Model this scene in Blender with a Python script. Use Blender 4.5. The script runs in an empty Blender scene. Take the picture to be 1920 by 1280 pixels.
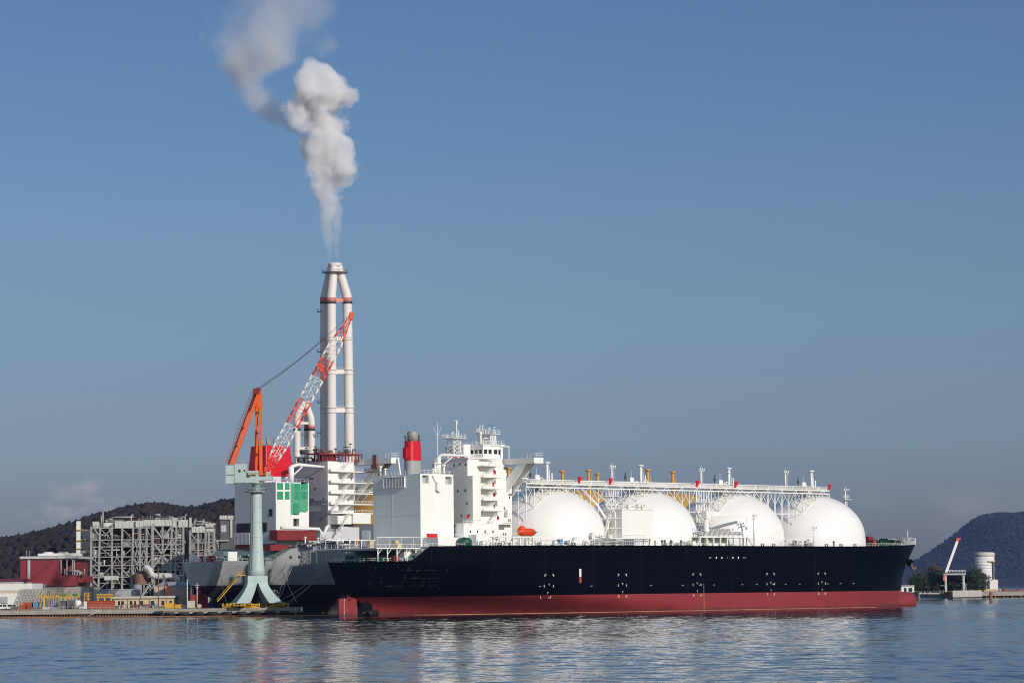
import bpy, bmesh, math, random
import numpy as np
from mathutils import Vector, Matrix, noise
C = bpy.context.scene.collection
sc = bpy.context.scene
rad = math.radians

# ------------------------------------------------------------------ camera, sky, sun, exposure
F, HC, ROLL, HOR = 5400.0, 8.1, math.atan(.0105), 1103.5   # focal length in photo pixels, eye height, roll, horizon row
PITCH = math.atan((HOR - 640) / F)
cam = bpy.data.cameras.new('camera'); camo = bpy.data.objects.new('camera', cam); C.objects.link(camo)
cam.sensor_width = 36; cam.lens = F / 1920 * 36; cam.clip_start = 1; cam.clip_end = 60000
camo.matrix_world = Matrix.Translation((0, 0, HC)) @ Matrix.Rotation(math.pi/2 + PITCH, 4, 'X') @ Matrix.Rotation(-ROLL, 4, 'Z')
sc.camera = camo

SUN_AZ, SUN_EL = rad(38.5), rad(21.5)      # azimuth measured from behind the camera towards the right
S = Vector((math.sin(SUN_AZ)*math.cos(SUN_EL), -math.cos(SUN_AZ)*math.cos(SUN_EL), math.sin(SUN_EL)))
sl = bpy.data.lights.new('sun', 'SUN'); sl.energy = 3.55; sl.angle = rad(.5); sl.color = (1, .92, .82)
so = bpy.data.objects.new('sun', sl); C.objects.link(so); so.rotation_euler = S.to_track_quat('Z', 'Y').to_euler(); so.location = (300, -300, 300)

w = bpy.data.worlds.new('World'); sc.world = w; w.use_nodes = True
wt = w.node_tree; wt.nodes.clear()
def wn(t, **k):
    n = wt.nodes.new(t)
    for a, b in k.items(): setattr(n, a, b)
    return n
sky = wn('ShaderNodeTexSky', sky_type='NISHITA', sun_disc=False, sun_elevation=SUN_EL, sun_rotation=math.pi - SUN_AZ,
         altitude=0, air_density=1.0, dust_density=.3, ozone_density=2.0)
tc = wn('ShaderNodeTexCoord'); sep = wn('ShaderNodeSeparateXYZ'); wt.links.new(tc.outputs['Generated'], sep.inputs[0])
def wm(op, a, b=None, c=None, clamp=False):
    n = wn('ShaderNodeMath', operation=op); n.use_clamp = clamp
    for i, x in enumerate((a, b, c)):
        if x is None: continue
        if isinstance(x, (int, float)): n.inputs[i].default_value = x
        else: wt.links.new(x, n.inputs[i])
    return n.outputs[0]
# winter air ahead of the camera: the lower sky is greyer and dimmer than the clear-air model gives
grad = wn('ShaderNodeValToRGB'); wt.links.new(wm('MULTIPLY', sep.outputs['Z'], 2.5, clamp=True), grad.inputs[0])
cr = grad.color_ramp
SKYTINT = [(0, (0.154, 0.1694, 0.2649, 1)), (0.025, (0.1787, 0.191, 0.2926, 1)), (0.06875, (0.2372, 0.2637, 0.3881, 1)), (0.1225, (0.3019, 0.3419, 0.4867, 1)), (0.1625, (0.3265, 0.3666, 0.4959, 1)), (0.2313, (0.3542, 0.414, 0.5452, 1)), (0.325, (0.3604, 0.4436, 0.5699, 1)), (0.4125, (0.345, 0.4405, 0.5729, 1)), (0.5, (0.3376, 0.4313, 0.5853, 1)), (0.7, (0.3696, 0.4436, 0.5545, 1)), (1, (0.8009, 0.8625, 0.9241, 1))]
cr.elements[0].position, cr.elements[0].color = SKYTINT[0]
cr.elements[1].position, cr.elements[1].color = SKYTINT[-1]
for p, c in SKYTINT[1:-1]:
    e = cr.elements.new(p); e.color = c
mul = wn('ShaderNodeMixRGB', blend_type='MULTIPLY'); mrf = wn('ShaderNodeMapRange', interpolation_type='SMOOTHSTEP'); wt.links.new(sep.outputs['Y'], mrf.inputs[0]); mrf.inputs[1].default_value = -.3; mrf.inputs[2].default_value = .6; wt.links.new(mrf.outputs[0], mul.inputs[0])  # tint fades out behind the camera; that unseen sky stays brighter as fill
wt.links.new(sky.outputs[0], mul.inputs[1]); wt.links.new(grad.outputs[0], mul.inputs[2])
# low banks of cloud, as tangent coordinates of the view direction
u_ = wm('DIVIDE', sep.outputs['X'], sep.outputs['Y']); v_ = wm('DIVIDE', sep.outputs['Z'], sep.outputs['Y'])
comb = wn('ShaderNodeCombineXYZ'); wt.links.new(u_, comb.inputs[0]); wt.links.new(wm('MULTIPLY', v_, 1.6), comb.inputs[1])
def bank(u0, su, v0, sv, scale, lo, hi, amt):
    nz = wn('ShaderNodeTexNoise'); nz.inputs['Scale'].default_value = scale; nz.inputs['Detail'].default_value = 7; nz.inputs['Roughness'].default_value = .55
    wt.links.new(comb.outputs[0], nz.inputs['Vector'])
    a = wm('POWER', wm('DIVIDE', wm('SUBTRACT', u_, u0), su), 2.0)
    b = wm('POWER', wm('DIVIDE', wm('SUBTRACT', v_, v0), sv), 2.0)
    g = wm('EXPONENT', wm('MULTIPLY', wm('ADD', a, b), -1.0))
    mr = wn('ShaderNodeMapRange', interpolation_type='SMOOTHSTEP'); wt.links.new(wm('ADD', nz.outputs[0], wm('MULTIPLY', wm('SUBTRACT', g, 1.0), .5)), mr.inputs['Value'])
    mr.inputs['From Min'].default_value = lo; mr.inputs['From Max'].default_value = hi
    return wm('MULTIPLY', mr.outputs[0], wm('MULTIPLY', g, amt))
c1 = bank(-.150, .032, .0325, .0155, 52, .36, .60, .95)
c2 = bank(.155, .075, .026, .017, 34, .36, .70, .30)
c3 = bank(-.10, .20, .018, .010, 60, .38, .75, .35)
cl = wm('MAXIMUM', wm('MAXIMUM', c1, c2), c3)
front = wm('GREATER_THAN', sep.outputs['Y'], 0.2)
cmix = wn('ShaderNodeMixRGB'); wt.links.new(wm('MULTIPLY', cl, front), cmix.inputs[0]); wt.links.new(mul.outputs[0], cmix.inputs[1])
cmix.inputs[2].default_value = (3.55, 3.2, 3.3, 1)
bg = wn('ShaderNodeBackground'); bg.inputs['Strength'].default_value = .112
wt.links.new(cmix.outputs[0], bg.inputs[0]); wo = wn('ShaderNodeOutputWorld'); wt.links.new(bg.outputs[0], wo.inputs[0])
sc.view_settings.view_transform = 'Standard'; sc.view_settings.look = 'None'; sc.view_settings.exposure = 0; sc.view_settings.gamma = 1
sc.render.engine = 'CYCLES'
cy = sc.cycles; cy.use_denoising = True; cy.max_bounces = 12; cy.volume_bounces = 7; cy.transparent_max_bounces = 12; cy.volume_max_steps = 512
cy.use_adaptive_sampling = True; cy.adaptive_threshold = .008; cy.pixel_filter_type = 'BLACKMAN_HARRIS'; cy.filter_width = 1.0; cy.caustics_reflective = False; cy.caustics_refractive = False

# ------------------------------------------------------------------ measuring: from a photo pixel to a place in the world
def ray(px, py):
    x, y = px - 960, -(py - 640)
    c, s = math.cos(ROLL), math.sin(ROLL)
    x, y = c*x + s*y, -s*x + c*y
    return x, F*math.cos(PITCH) - y*math.sin(PITCH), F*math.sin(PITCH) + y*math.cos(PITCH)
def at(px, py, Y):
    d = ray(px, py); k = Y / d[1]
    return Vector((d[0]*k, Y, HC + d[2]*k))
def base(px, Y, z): 
    p = at(px, 1100, Y); return Vector((p.x, Y, z))
TH = rad(44)                                                   # heading of both ships
class Frame:                                                   # a ship's own axes: x forward, y to port, z up
    def __init__(s, px, d):
        p = at(px, 1140, d); s.o = Vector((p.x, d, 0))
    def loc(s, X, Y):
        a, b = X - s.o.x, Y - s.o.y; c, q = math.cos(TH), math.sin(TH)
        return a*c + b*q, -a*q + b*c
    def sd(s, px, py, y):                                      # on a fore-and-aft plane
        d = ray(px, py); o = s.loc(0, 0); e = s.loc(s.o.x + d[0], s.o.y + d[1]); k = (y - o[1]) / e[1]
        return o[0] + k*e[0], HC + k*d[2]
    def tr(s, px, py, x):                                      # on an athwartships plane
        d = ray(px, py); o = s.loc(0, 0); e = s.loc(s.o.x + d[0], s.o.y + d[1]); k = (x - o[0]) / e[0]
        return o[1] + k*e[1], HC + k*d[2]

# ------------------------------------------------------------------ mesh building
OFF = {}
class MB:
    def __init__(s): s.v = []; s.f = []; s.m = []; s.s = []
    def add(s, vs, fs, mi=0, sm=False):
        o = len(s.v); s.v += [Vector(a) for a in vs]
        for f in fs: s.f.append([o + i for i in f]); s.m.append(mi); s.s.append(sm)
        return s
    def box(s, x0, y0, z0, x1, y1, z1, mi=0):
        x0, x1 = min(x0, x1), max(x0, x1); y0, y1 = min(y0, y1), max(y0, y1); z0, z1 = min(z0, z1), max(z0, z1)
        return s.add([(x0,y0,z0),(x1,y0,z0),(x1,y1,z0),(x0,y1,z0),(x0,y0,z1),(x1,y0,z1),(x1,y1,z1),(x0,y1,z1)],
                     [(0,3,2,1),(4,5,6,7),(0,1,5,4),(1,2,6,5),(2,3,7,6),(3,0,4,7)], mi)
    def bar(s, p, q, r, n=6, r2=None, mi=0):
        p, q = Vector(p), Vector(q); d = q - p
        if d.length < 1e-6: return s
        r2 = r if r2 is None else r2
        a = d.orthogonal().normalized(); b = d.normalized().cross(a)
        vs = []
        for c, rr in ((p, r), (q, r2)):
            for i in range(n):
                t = 2*math.pi*i/n; vs.append(c + (a*math.cos(t) + b*math.sin(t))*rr)
        fs = [(i, (i+1) % n, n + (i+1) % n, n + i) for i in range(n)]
        s.add(vs, fs, mi, n > 5); o = len(s.v) - 2*n
        for f in (list(range(n))[::-1], list(range(n, 2*n))): s.f.append([o + i for i in f]); s.m.append(mi); s.s.append(False)
        return s
    def beam(s, p, q, wd, ht=None, up=(0, 0, 1), mi=0):
        p, q = Vector(p), Vector(q); d = (q - p).normalized(); ht = ht or wd
        upv = Vector(up)
        if abs(d.dot(upv)) > .99: upv = Vector((1, 0, 0))
        a = d.cross(upv).normalized()*wd/2; b = a.cross(d).normalized()*ht/2
        vs = [c + i*a + j*b for c in (p, q) for i, j in ((-1,-1),(1,-1),(1,1),(-1,1))]
        return s.add(vs, [(3,2,1,0),(4,5,6,7),(0,1,5,4),(1,2,6,5),(2,3,7,6),(3,0,4,7)], mi)
    def tube(s, pts, r, n=8, mi=0):
        pts = [Vector(p) for p in pts]; rs = r if isinstance(r, (list, tuple)) else [r]*len(pts)
        t0 = (pts[1] - pts[0]).normalized(); a = t0.orthogonal().normalized(); vs = []
        for i, p in enumerate(pts):
            t = (pts[min(i+1, len(pts)-1)] - pts[max(i-1, 0)]).normalized()
            a = (a - t*a.dot(t)).normalized(); b = t.cross(a)
            for k in range(n):
                g = 2*math.pi*k/n; vs.append(p + (a*math.cos(g) + b*math.sin(g))*rs[i])
        m = len(pts)
        fs = [(i*n+k, i*n+(k+1) % n, (i+1)*n+(k+1) % n, (i+1)*n+k) for i in range(m-1) for k in range(n)]
        s.add(vs, fs, mi, True); o = len(s.v) - m*n
        for f in (list(range(n))[::-1], list(range((m-1)*n, m*n))): s.f.append([o + i for i in f]); s.m.append(mi); s.s.append(False)
        return s
    def lathe(s, cx, cy, prof, n=24, mi=0, sm=True, cap=True, a0=0, a1=2*math.pi):
        vs = []; full = abs(a1 - a0 - 2*math.pi) < 1e-6; k = n if full else n + 1
        for r, z in prof:
            for i in range(k):
                t = a0 + (a1 - a0)*i/n; vs.append((cx + r*math.cos(t), cy + r*math.sin(t), z))
        fs = [(j*k+i, j*k+(i+1) % k, (j+1)*k+(i+1) % k, (j+1)*k+i) for j in range(len(prof)-1) for i in range(n)]
        s.add(vs, fs, mi, sm)
        if cap:
            o = len(s.v) - len(prof)*k
            for f, r in ((list(range(k))[::-1], prof[0][0]), (list(range((len(prof)-1)*k, len(prof)*k)), prof[-1][0])):
                if r > 1e-3: s.f.append([o + i for i in f]); s.m.append(mi); s.s.append(False)
        return s
    def ball(s, c, r, nu=10, nv=7, mi=0):
        c = Vector(c); r = Vector(r if hasattr(r, '__len__') else (r, r, r)); vs = []
        for j in range(nv+1):
            ph = math.pi*j/nv
            for i in range(nu):
                t = 2*math.pi*i/nu; vs.append(c + Vector((r.x*math.sin(ph)*math.cos(t), r.y*math.sin(ph)*math.sin(t), -r.z*math.cos(ph))))
        return s.add(vs, [(j*nu+i, j*nu+(i+1) % nu, (j+1)*nu+(i+1) % nu, (j+1)*nu+i) for j in range(nv) for i in range(nu)], mi, True)
    def prism(s, poly, ext, mi=0):
        poly = [Vector(p) for p in poly]; e = Vector(ext); n = len(poly)
        return s.add(poly + [p + e for p in poly], [list(range(n))[::-1], list(range(n, 2*n))] + [(i, (i+1) % n, n+(i+1) % n, n+i) for i in range(n)], mi)
    def panel(s, O, U, V, N, w_, h_, holes, mi=0):             # a wall sheet with real openings; holes: (u0,v0,u1,v1,depth,material of the back)
        O, U, V, N = Vector(O), Vector(U), Vector(V), Vector(N)
        us = sorted({0, w_} | {h[0] for h in holes} | {h[2] for h in holes}); vs = sorted({0, h_} | {h[1] for h in holes} | {h[3] for h in holes})
        P = lambda a, b, d=0: O + U*a + V*b + N*d
        for a, b in zip(us, us[1:]):
            for c, d in zip(vs, vs[1:]):
                if any(h[0] <= (a+b)/2 <= h[2] and h[1] <= (c+d)/2 <= h[3] for h in holes): continue
                s.add([P(a,c), P(b,c), P(b,d), P(a,d)], [(0,1,2,3)], mi)
        for h in holes:
            q = [(h[0],h[1]),(h[2],h[1]),(h[2],h[3]),(h[0],h[3])]
            for i in range(4):
                a, b = q[i], q[(i+1) % 4]; s.add([P(*a), P(*b), P(*b, h[4]), P(*a, h[4])], [(0,1,2,3)], mi)
            s.add([P(*c, h[4]) for c in q], [(0,1,2,3)], h[5])
        return s
    def rail(s, pts, h=1.1, sp=2.5, r=.055, mi=0):
        pts = [Vector(p) for p in pts]
        for p, q in zip(pts, pts[1:]):
            n = max(1, round((q - p).length / sp))
            for k in (1.0, .55): s.bar(p + Vector((0,0,h*k)), q + Vector((0,0,h*k)), r*.8, 4, mi=mi)
            for i in range(n+1): a = p.lerp(q, i/n); s.bar(a, a + Vector((0,0,h)), r, 4, mi=mi)
        return s
    def stair(s, p, q, wd=.8, mi=0):
        p, q = Vector(p), Vector(q); d = q - p; a = Vector((-d.y, d.x, 0)); a = (a.normalized() if a.length > 1e-3 else Vector((1,0,0)))*wd/2
        for k in (-1, 1):
            s.beam(p + a*k, q + a*k, .1, .28, mi=mi); s.bar(p + a*k + Vector((0,0,1)), q + a*k + Vector((0,0,1)), .05, 4, mi=mi)
            for i in range(5): c = p.lerp(q, i/4) + a*k; s.bar(c, c + Vector((0,0,1)), .04, 4, mi=mi)
        n = max(3, int(d.length/.45))
        for i in range(n): c = p.lerp(q, (i+.5)/n); s.beam(c - a, c + a, .22, .05, mi=mi)
        return s
    def build(s, name, parent=None, mat=None, label=None, cat=None, group=None, kind=None, sharp=None):
        if parent is None:
            xs = [a.x for a in s.v]; ys = [a.y for a in s.v]
            off = Vector(((min(xs)+max(xs))/2, (min(ys)+max(ys))/2, min(a.z for a in s.v)))
        else: off = OFF[parent.name]
        me = bpy.data.meshes.new(name); me.from_pydata([a - off for a in s.v], [], s.f)
        for m in (mat if isinstance(mat, (list, tuple)) else [mat]): me.materials.append(m)
        me.polygons.foreach_set('material_index', s.m); me.polygons.foreach_set('use_smooth', s.s); me.update()
        o = bpy.data.objects.new(name, me); C.objects.link(o); OFF[o.name] = off
        if parent is None: o.location = off
        else: o.parent = parent
        tag(o, label, cat, group, kind); return o
def tag(o, label=None, cat=None, group=None, kind=None):
    for k, v in (('label', label), ('category', cat), ('group', group), ('kind', kind)):
        if v: o[k] = v
def thing(name, label, cat, loc=(0, 0, 0), rotz=0, group=None, local=False):   # an Empty at the thing's base that parents its parts
    o = bpy.data.objects.new(name, None); C.objects.link(o); o.location = loc; o.rotation_euler = (0, 0, rotz)
    o.empty_display_size = .5; OFF[o.name] = Vector((0, 0, 0)) if (local or rotz) else Vector(loc)
    tag(o, label, cat, group); return o
def dup(root, loc, rotz=None, label=None, group=None):
    r = root.copy(); C.objects.link(r); r.location = loc
    if rotz is not None: r.rotation_euler = (0, 0, rotz)
    if label: r['label'] = label
    if group: r['group'] = group
    for ch in list(root.children):
        c = ch.copy(); C.objects.link(c); c.parent = r
        for g in list(ch.children):
            d = g.copy(); C.objects.link(d); d.parent = c
    return r

# ------------------------------------------------------------------ materials
MATS = {}
def mat(name, col, rough=.55, metal=0, var=.10, scale=.25, dirt=None, damt=.0, streak=1.0, spec=.4, bump=0, bscale=2.0, coat=0):
    m = bpy.data.materials.new(name); m.use_nodes = True; t = m.node_tree; b = t.nodes['Principled BSDF']
    b.inputs['Roughness'].default_value = rough; b.inputs['Metallic'].default_value = metal
    b.inputs['Specular IOR Level'].default_value = spec; b.inputs['Coat Weight'].default_value = coat
    g = t.nodes.new('ShaderNodeNewGeometry'); mp = t.nodes.new('ShaderNodeMapping'); t.links.new(g.outputs['Position'], mp.inputs['Vector'])
    mp.inputs['Scale'].default_value = (1, 1, 1/streak)
    n = t.nodes.new('ShaderNodeTexNoise'); n.inputs['Scale'].default_value = scale; n.inputs['Detail'].default_value = 6; n.inputs['Roughness'].default_value = .6
    t.links.new(mp.outputs[0], n.inputs['Vector'])
    r = t.nodes.new('ShaderNodeValToRGB'); t.links.new(n.outputs[0], r.inputs[0])
    e = r.color_ramp.elements; c = Vector(col)
    e[0].position = .3; e[0].color = (*(c*(1-var)), 1); e[1].position = .7; e[1].color = (*[min(1, x*(1+var)) for x in c], 1)
    out = r.outputs[0]
    if dirt:
        n2 = t.nodes.new('ShaderNodeTexNoise'); n2.inputs['Scale'].default_value = scale*2.3; n2.inputs['Detail'].default_value = 8; n2.inputs['Roughness'].default_value = .7
        t.links.new(mp.outputs[0], n2.inputs['Vector'])
        r2 = t.nodes.new('ShaderNodeMapRange'); t.links.new(n2.outputs[0], r2.inputs[0]); r2.inputs[1].default_value = .5; r2.inputs[2].default_value = .72; r2.inputs[4].default_value = damt
        x = t.nodes.new('ShaderNodeMixRGB'); t.links.new(r2.outputs[0], x.inputs[0]); t.links.new(out, x.inputs[1]); x.inputs[2].default_value = (*dirt, 1); out = x.outputs[0]
    t.links.new(out, b.inputs['Base Color'])
    if bump:
        n3 = t.nodes.new('ShaderNodeTexNoise'); n3.inputs['Scale'].default_value = bscale; n3.inputs['Detail'].default_value = 5; t.links.new(g.outputs['Position'], n3.inputs['Vector'])
        bm = t.nodes.new('ShaderNodeBump'); bm.inputs['Distance'].default_value = bump; t.links.new(n3.outputs[0], bm.inputs['Height']); t.links.new(bm.outputs[0], b.inputs['Normal'])
    MATS[name] = m; return m
WHITE = mat('ship_white', (.79, .78, .75), .42, var=.03, scale=.15, dirt=(.62, .58, .52), damt=.22, streak=5)
DOME = mat('dome_white', (.84, .81, .785), .30, var=.025, scale=.12, dirt=(.70, .67, .62), damt=.18, streak=3, spec=.5)
LGREY = mat('light_grey_paint', (.40, .41, .42), .45, var=.05)
PRIMG = mat('grey_primer', (.31, .315, .32), .6, var=.06, scale=.12, dirt=(.22, .21, .2), damt=.35, streak=4)
BLACK = mat('black_hull_paint', (.0007, .0016, .0042), .42, var=.3, scale=.08, dirt=(.003, .004, .007), damt=.5, streak=3, spec=.03)
BOOT = mat('red_bottom_paint', (.225, .030, .034), .5, var=.10, scale=.07, dirt=(.17, .036, .038), damt=.5, streak=.5, spec=.25)
FRED = mat('funnel_red', (.55, .006, .018), .4, var=.05)
PRIMR = mat('red_primer', (.20, .02, .02), .6, var=.2, scale=.6)
ORANGE = mat('orange_crane_paint', (.78, .115, .02), .45, var=.1)
LBOAT = mat('lifeboat_orange', (.72, .07, .012), .35, var=.05, scale=.7)
JRED = mat('jib_red', (.74, .085, .05), .5, var=.1)
JWHITE = mat('jib_white', (.76, .75, .72), .5, var=.05)
MINT = mat('pale_green_paint', (.42, .52, .50), .5, var=.06, scale=.2, dirt=(.27, .33, .31), damt=.65, streak=7)
OCHRE = mat('ochre_primer', (.52, .29, .07), .6, var=.12, scale=.3)
YELLOW = mat('yellow_paint', (.62, .36, .03), .5, var=.15, scale=.8, dirt=(.25, .14, .05), damt=.5)
GREENM = mat('winch_green', (.012, .075, .05), .5, var=.2, scale=1)
TARP = mat('green_tarpaulin', (.03, .30, .15), .7, var=.2, scale=.9, bump=.25, bscale=.8)
DARKG = mat('dark_glass', (.012, .016, .02), .12, var=.1, spec=.6)
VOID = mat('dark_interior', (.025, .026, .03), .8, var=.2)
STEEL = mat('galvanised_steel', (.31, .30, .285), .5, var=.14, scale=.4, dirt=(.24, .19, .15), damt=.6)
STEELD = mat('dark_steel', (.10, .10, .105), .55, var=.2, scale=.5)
RUST = mat('rusty_steel', (.19, .10, .065), .8, var=.3, scale=.6)
DUCT = mat('duct_cladding', (.50, .50, .47), .45, var=.10, scale=.3, dirt=(.36, .31, .26), damt=.5, streak=3)
STACK = mat('chimney_white', (.66, .61, .58), .55, var=.04, scale=.08, dirt=(.5, .45, .42), damt=.35, streak=6)
STACKR = mat('chimney_red', (.52, .19, .175), .55, var=.08)
STACKB = mat('chimney_black', (.03, .035, .05), .5, var=.2)
CONC = mat('concrete', (.33, .30, .26), .85, var=.16, scale=.35, dirt=(.16, .13, .1), damt=.7, streak=2, bump=.06)
CONCP = mat('pale_concrete', (.50, .47, .42), .85, var=.08, scale=.3, dirt=(.33, .3, .26), damt=.5, streak=3)
GROUND = mat('yard_ground', (.22, .19, .16), .9, var=.25, scale=.08)
REDWALL = mat('red_cladding', (.205, .022, .03), .6, var=.06, scale=.2, streak=4)
CREAM = mat('cream_wall', (.55, .43, .28), .75, var=.06, scale=.3, dirt=(.42, .32, .2), damt=.4, streak=4)
BEIGE = mat('beige_wall', (.52, .41, .33), .75, var=.05, scale=.2, dirt=(.42, .33, .27), damt=.4, streak=4)
WHITEW = mat('white_wall', (.70, .69, .66), .7, var=.05, scale=.3, dirt=(.5, .47, .42), damt=.4, streak=4)
GREYW = mat('grey_wall', (.33, .34, .35), .7, var=.06)
CONTR = mat('container_red', (.36, .065, .03), .55, var=.12, scale=.6, dirt=(.2, .06, .03), damt=.5)
TEAL = mat('teal_paint', (.10, .24, .26), .6, var=.2)
GREENP = mat('green_panel', (.02, .19, .06), .6, var=.15)
BLUEP = mat('blue_paint', (.10, .22, .36), .5, var=.15)
ROPE = mat('rope', (.50, .47, .42), .8, var=.1)
CABLE = mat('dark_cable', (.05, .05, .055), .6, var=.1)
BOOMO = mat('float_orange', (.36, .15, .07), .6, var=.2, scale=1)
TYRE = mat('tyre_rubber', (.02, .02, .022), .8, var=.2)
BARK = mat('bark', (.07, .05, .038), .9, var=.2, scale=1)
PINE = mat('pine_foliage', (.026, .040, .020), .8, var=.45, scale=.35)
BARE = mat('bare_branches', (.075, .050, .040), .9, var=.3, scale=.4)
WOODH = mat('near_hill_forest', (.022, .0145, .0125), .9, var=.65, scale=.014, dirt=(.008, .0125, .0065), damt=.9)
WOODF = mat('far_hill_forest', (.011, .011, .012), .9, var=.35, scale=.003, dirt=(.008, .010, .010), damt=.8)
def quarter_grid(m):                                        # pale broken grid lines low on the quarter, and faint plating seams
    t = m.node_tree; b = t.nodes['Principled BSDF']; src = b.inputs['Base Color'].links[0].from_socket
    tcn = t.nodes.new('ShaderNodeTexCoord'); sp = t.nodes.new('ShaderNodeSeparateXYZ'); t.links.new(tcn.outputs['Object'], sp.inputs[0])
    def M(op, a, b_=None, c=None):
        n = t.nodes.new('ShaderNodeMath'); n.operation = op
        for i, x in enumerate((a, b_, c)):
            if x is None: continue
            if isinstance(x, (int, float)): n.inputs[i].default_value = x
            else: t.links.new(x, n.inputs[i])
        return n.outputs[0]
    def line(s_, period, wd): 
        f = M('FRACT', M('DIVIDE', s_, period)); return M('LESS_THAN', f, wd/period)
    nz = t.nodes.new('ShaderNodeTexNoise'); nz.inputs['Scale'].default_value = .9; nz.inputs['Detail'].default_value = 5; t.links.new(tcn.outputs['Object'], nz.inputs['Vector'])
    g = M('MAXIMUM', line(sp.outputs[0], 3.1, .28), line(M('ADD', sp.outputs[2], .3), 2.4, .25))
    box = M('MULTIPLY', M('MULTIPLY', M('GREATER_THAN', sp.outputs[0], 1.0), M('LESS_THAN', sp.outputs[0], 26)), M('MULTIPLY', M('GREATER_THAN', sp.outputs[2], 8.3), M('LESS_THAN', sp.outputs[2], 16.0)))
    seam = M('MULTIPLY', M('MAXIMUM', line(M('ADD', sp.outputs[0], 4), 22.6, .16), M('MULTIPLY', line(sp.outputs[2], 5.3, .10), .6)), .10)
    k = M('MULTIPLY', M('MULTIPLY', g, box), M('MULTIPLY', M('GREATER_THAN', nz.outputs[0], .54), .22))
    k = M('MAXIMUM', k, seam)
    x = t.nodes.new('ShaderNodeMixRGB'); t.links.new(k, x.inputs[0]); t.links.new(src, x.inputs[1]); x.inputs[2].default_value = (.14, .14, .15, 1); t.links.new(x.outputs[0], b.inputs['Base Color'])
quarter_grid(BLACK)
def waterline_growth(m):                                      # a ragged dark band of slime just above the water, and rubbed patches
    t = m.node_tree; b = t.nodes['Principled BSDF']; src = b.inputs['Base Color'].links[0].from_socket
    g = t.nodes.new('ShaderNodeNewGeometry'); sp = t.nodes.new('ShaderNodeSeparateXYZ'); t.links.new(g.outputs['Position'], sp.inputs[0])
    nz = t.nodes.new('ShaderNodeTexNoise'); nz.inputs['Scale'].default_value = .35; nz.inputs['Detail'].default_value = 6; t.links.new(g.outputs['Position'], nz.inputs['Vector'])
    mr = t.nodes.new('ShaderNodeMapRange'); ad = t.nodes.new('ShaderNodeMath'); ad.operation = 'MULTIPLY_ADD'; t.links.new(nz.outputs[0], ad.inputs[0]); ad.inputs[1].default_value = -2.2; t.links.new(sp.outputs[2], ad.inputs[2])
    t.links.new(ad.outputs[0], mr.inputs[0]); mr.inputs[1].default_value = -.7; mr.inputs[2].default_value = .1; mr.inputs[3].default_value = .75; mr.inputs[4].default_value = 0
    x = t.nodes.new('ShaderNodeMixRGB'); t.links.new(mr.outputs[0], x.inputs[0]); t.links.new(src, x.inputs[1]); x.inputs[2].default_value = (.055, .028, .022, 1); t.links.new(x.outputs[0], b.inputs['Base Color'])
waterline_growth(BOOT)
PROP = mat('propeller_bronze', (.014, .012, .012), .5, var=.2)

def water_mat():
    m = bpy.data.materials.new('sea_water'); m.use_nodes = True; t = m.node_tree; b = t.nodes['Principled BSDF']
    b.inputs['Base Color'].default_value = (.014, .022, .029, 1); b.inputs['Roughness'].default_value = .085; b.inputs['IOR'].default_value = 1.333
    g = t.nodes.new('ShaderNodeNewGeometry')
    def nz(sx, sy, detail, rot=0):
        mp = t.nodes.new('ShaderNodeMapping'); mp.inputs['Scale'].default_value = (sx, sy, 1); mp.inputs['Rotation'].default_value = (0, 0, rot); t.links.new(g.outputs['Position'], mp.inputs[0])
        n = t.nodes.new('ShaderNodeTexNoise'); n.inputs['Scale'].default_value = 1; n.inputs['Detail'].default_value = detail; n.inputs['Roughness'].default_value = .55
        t.links.new(mp.outputs[0], n.inputs['Vector'])
        v = t.nodes.new('ShaderNodeVectorMath'); v.operation = 'SUBTRACT'; t.links.new(n.outputs['Color'], v.inputs[0]); v.inputs[1].default_value = (.5, .5, .5); return v.outputs[0], n.outputs[0]
    def scl(v, k):
        n = t.nodes.new('ShaderNodeVectorMath'); n.operation = 'SCALE'; t.links.new(v, n.inputs[0])
        if isinstance(k, (int, float)): n.inputs['Scale'].default_value = k
        else: t.links.new(k, n.inputs['Scale'])
        return n.outputs[0]
    def add(a, c_):
        n = t.nodes.new('ShaderNodeVectorMath'); n.operation = 'ADD'; t.links.new(a, n.inputs[0])
        if isinstance(c_, tuple): n.inputs[1].default_value = c_
        else: t.links.new(c_, n.inputs[1])
        return n.outputs[0]
    a, _ = nz(.16, .12, 3, .15); c, _ = nz(.75, .5, 3, -.2); _, pt = nz(.006, .02, 3, .1)
    mr = t.nodes.new('ShaderNodeMapRange'); t.links.new(pt, mr.inputs[0]); mr.inputs[1].default_value = .32; mr.inputs[2].default_value = .66; mr.inputs[3].default_value = .55; mr.inputs[4].default_value = 1.25
    s = add(scl(a, WAVE_BIG), scl(c, WAVE_SMALL)); s = scl(s, mr.outputs[0])
    mu = t.nodes.new('ShaderNodeVectorMath'); mu.operation = 'MULTIPLY'; t.links.new(s, mu.inputs[0]); mu.inputs[1].default_value = (1, 1, 0)
    s = add(mu.outputs[0], g.outputs['Normal']); n = t.nodes.new('ShaderNodeVectorMath'); n.operation = 'NORMALIZE'; t.links.new(s, n.inputs[0])
    t.links.new(n.outputs[0], b.inputs['Normal']); return m
WAVE_BIG, WAVE_SMALL = .06, .16
WATER = water_mat()

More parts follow.
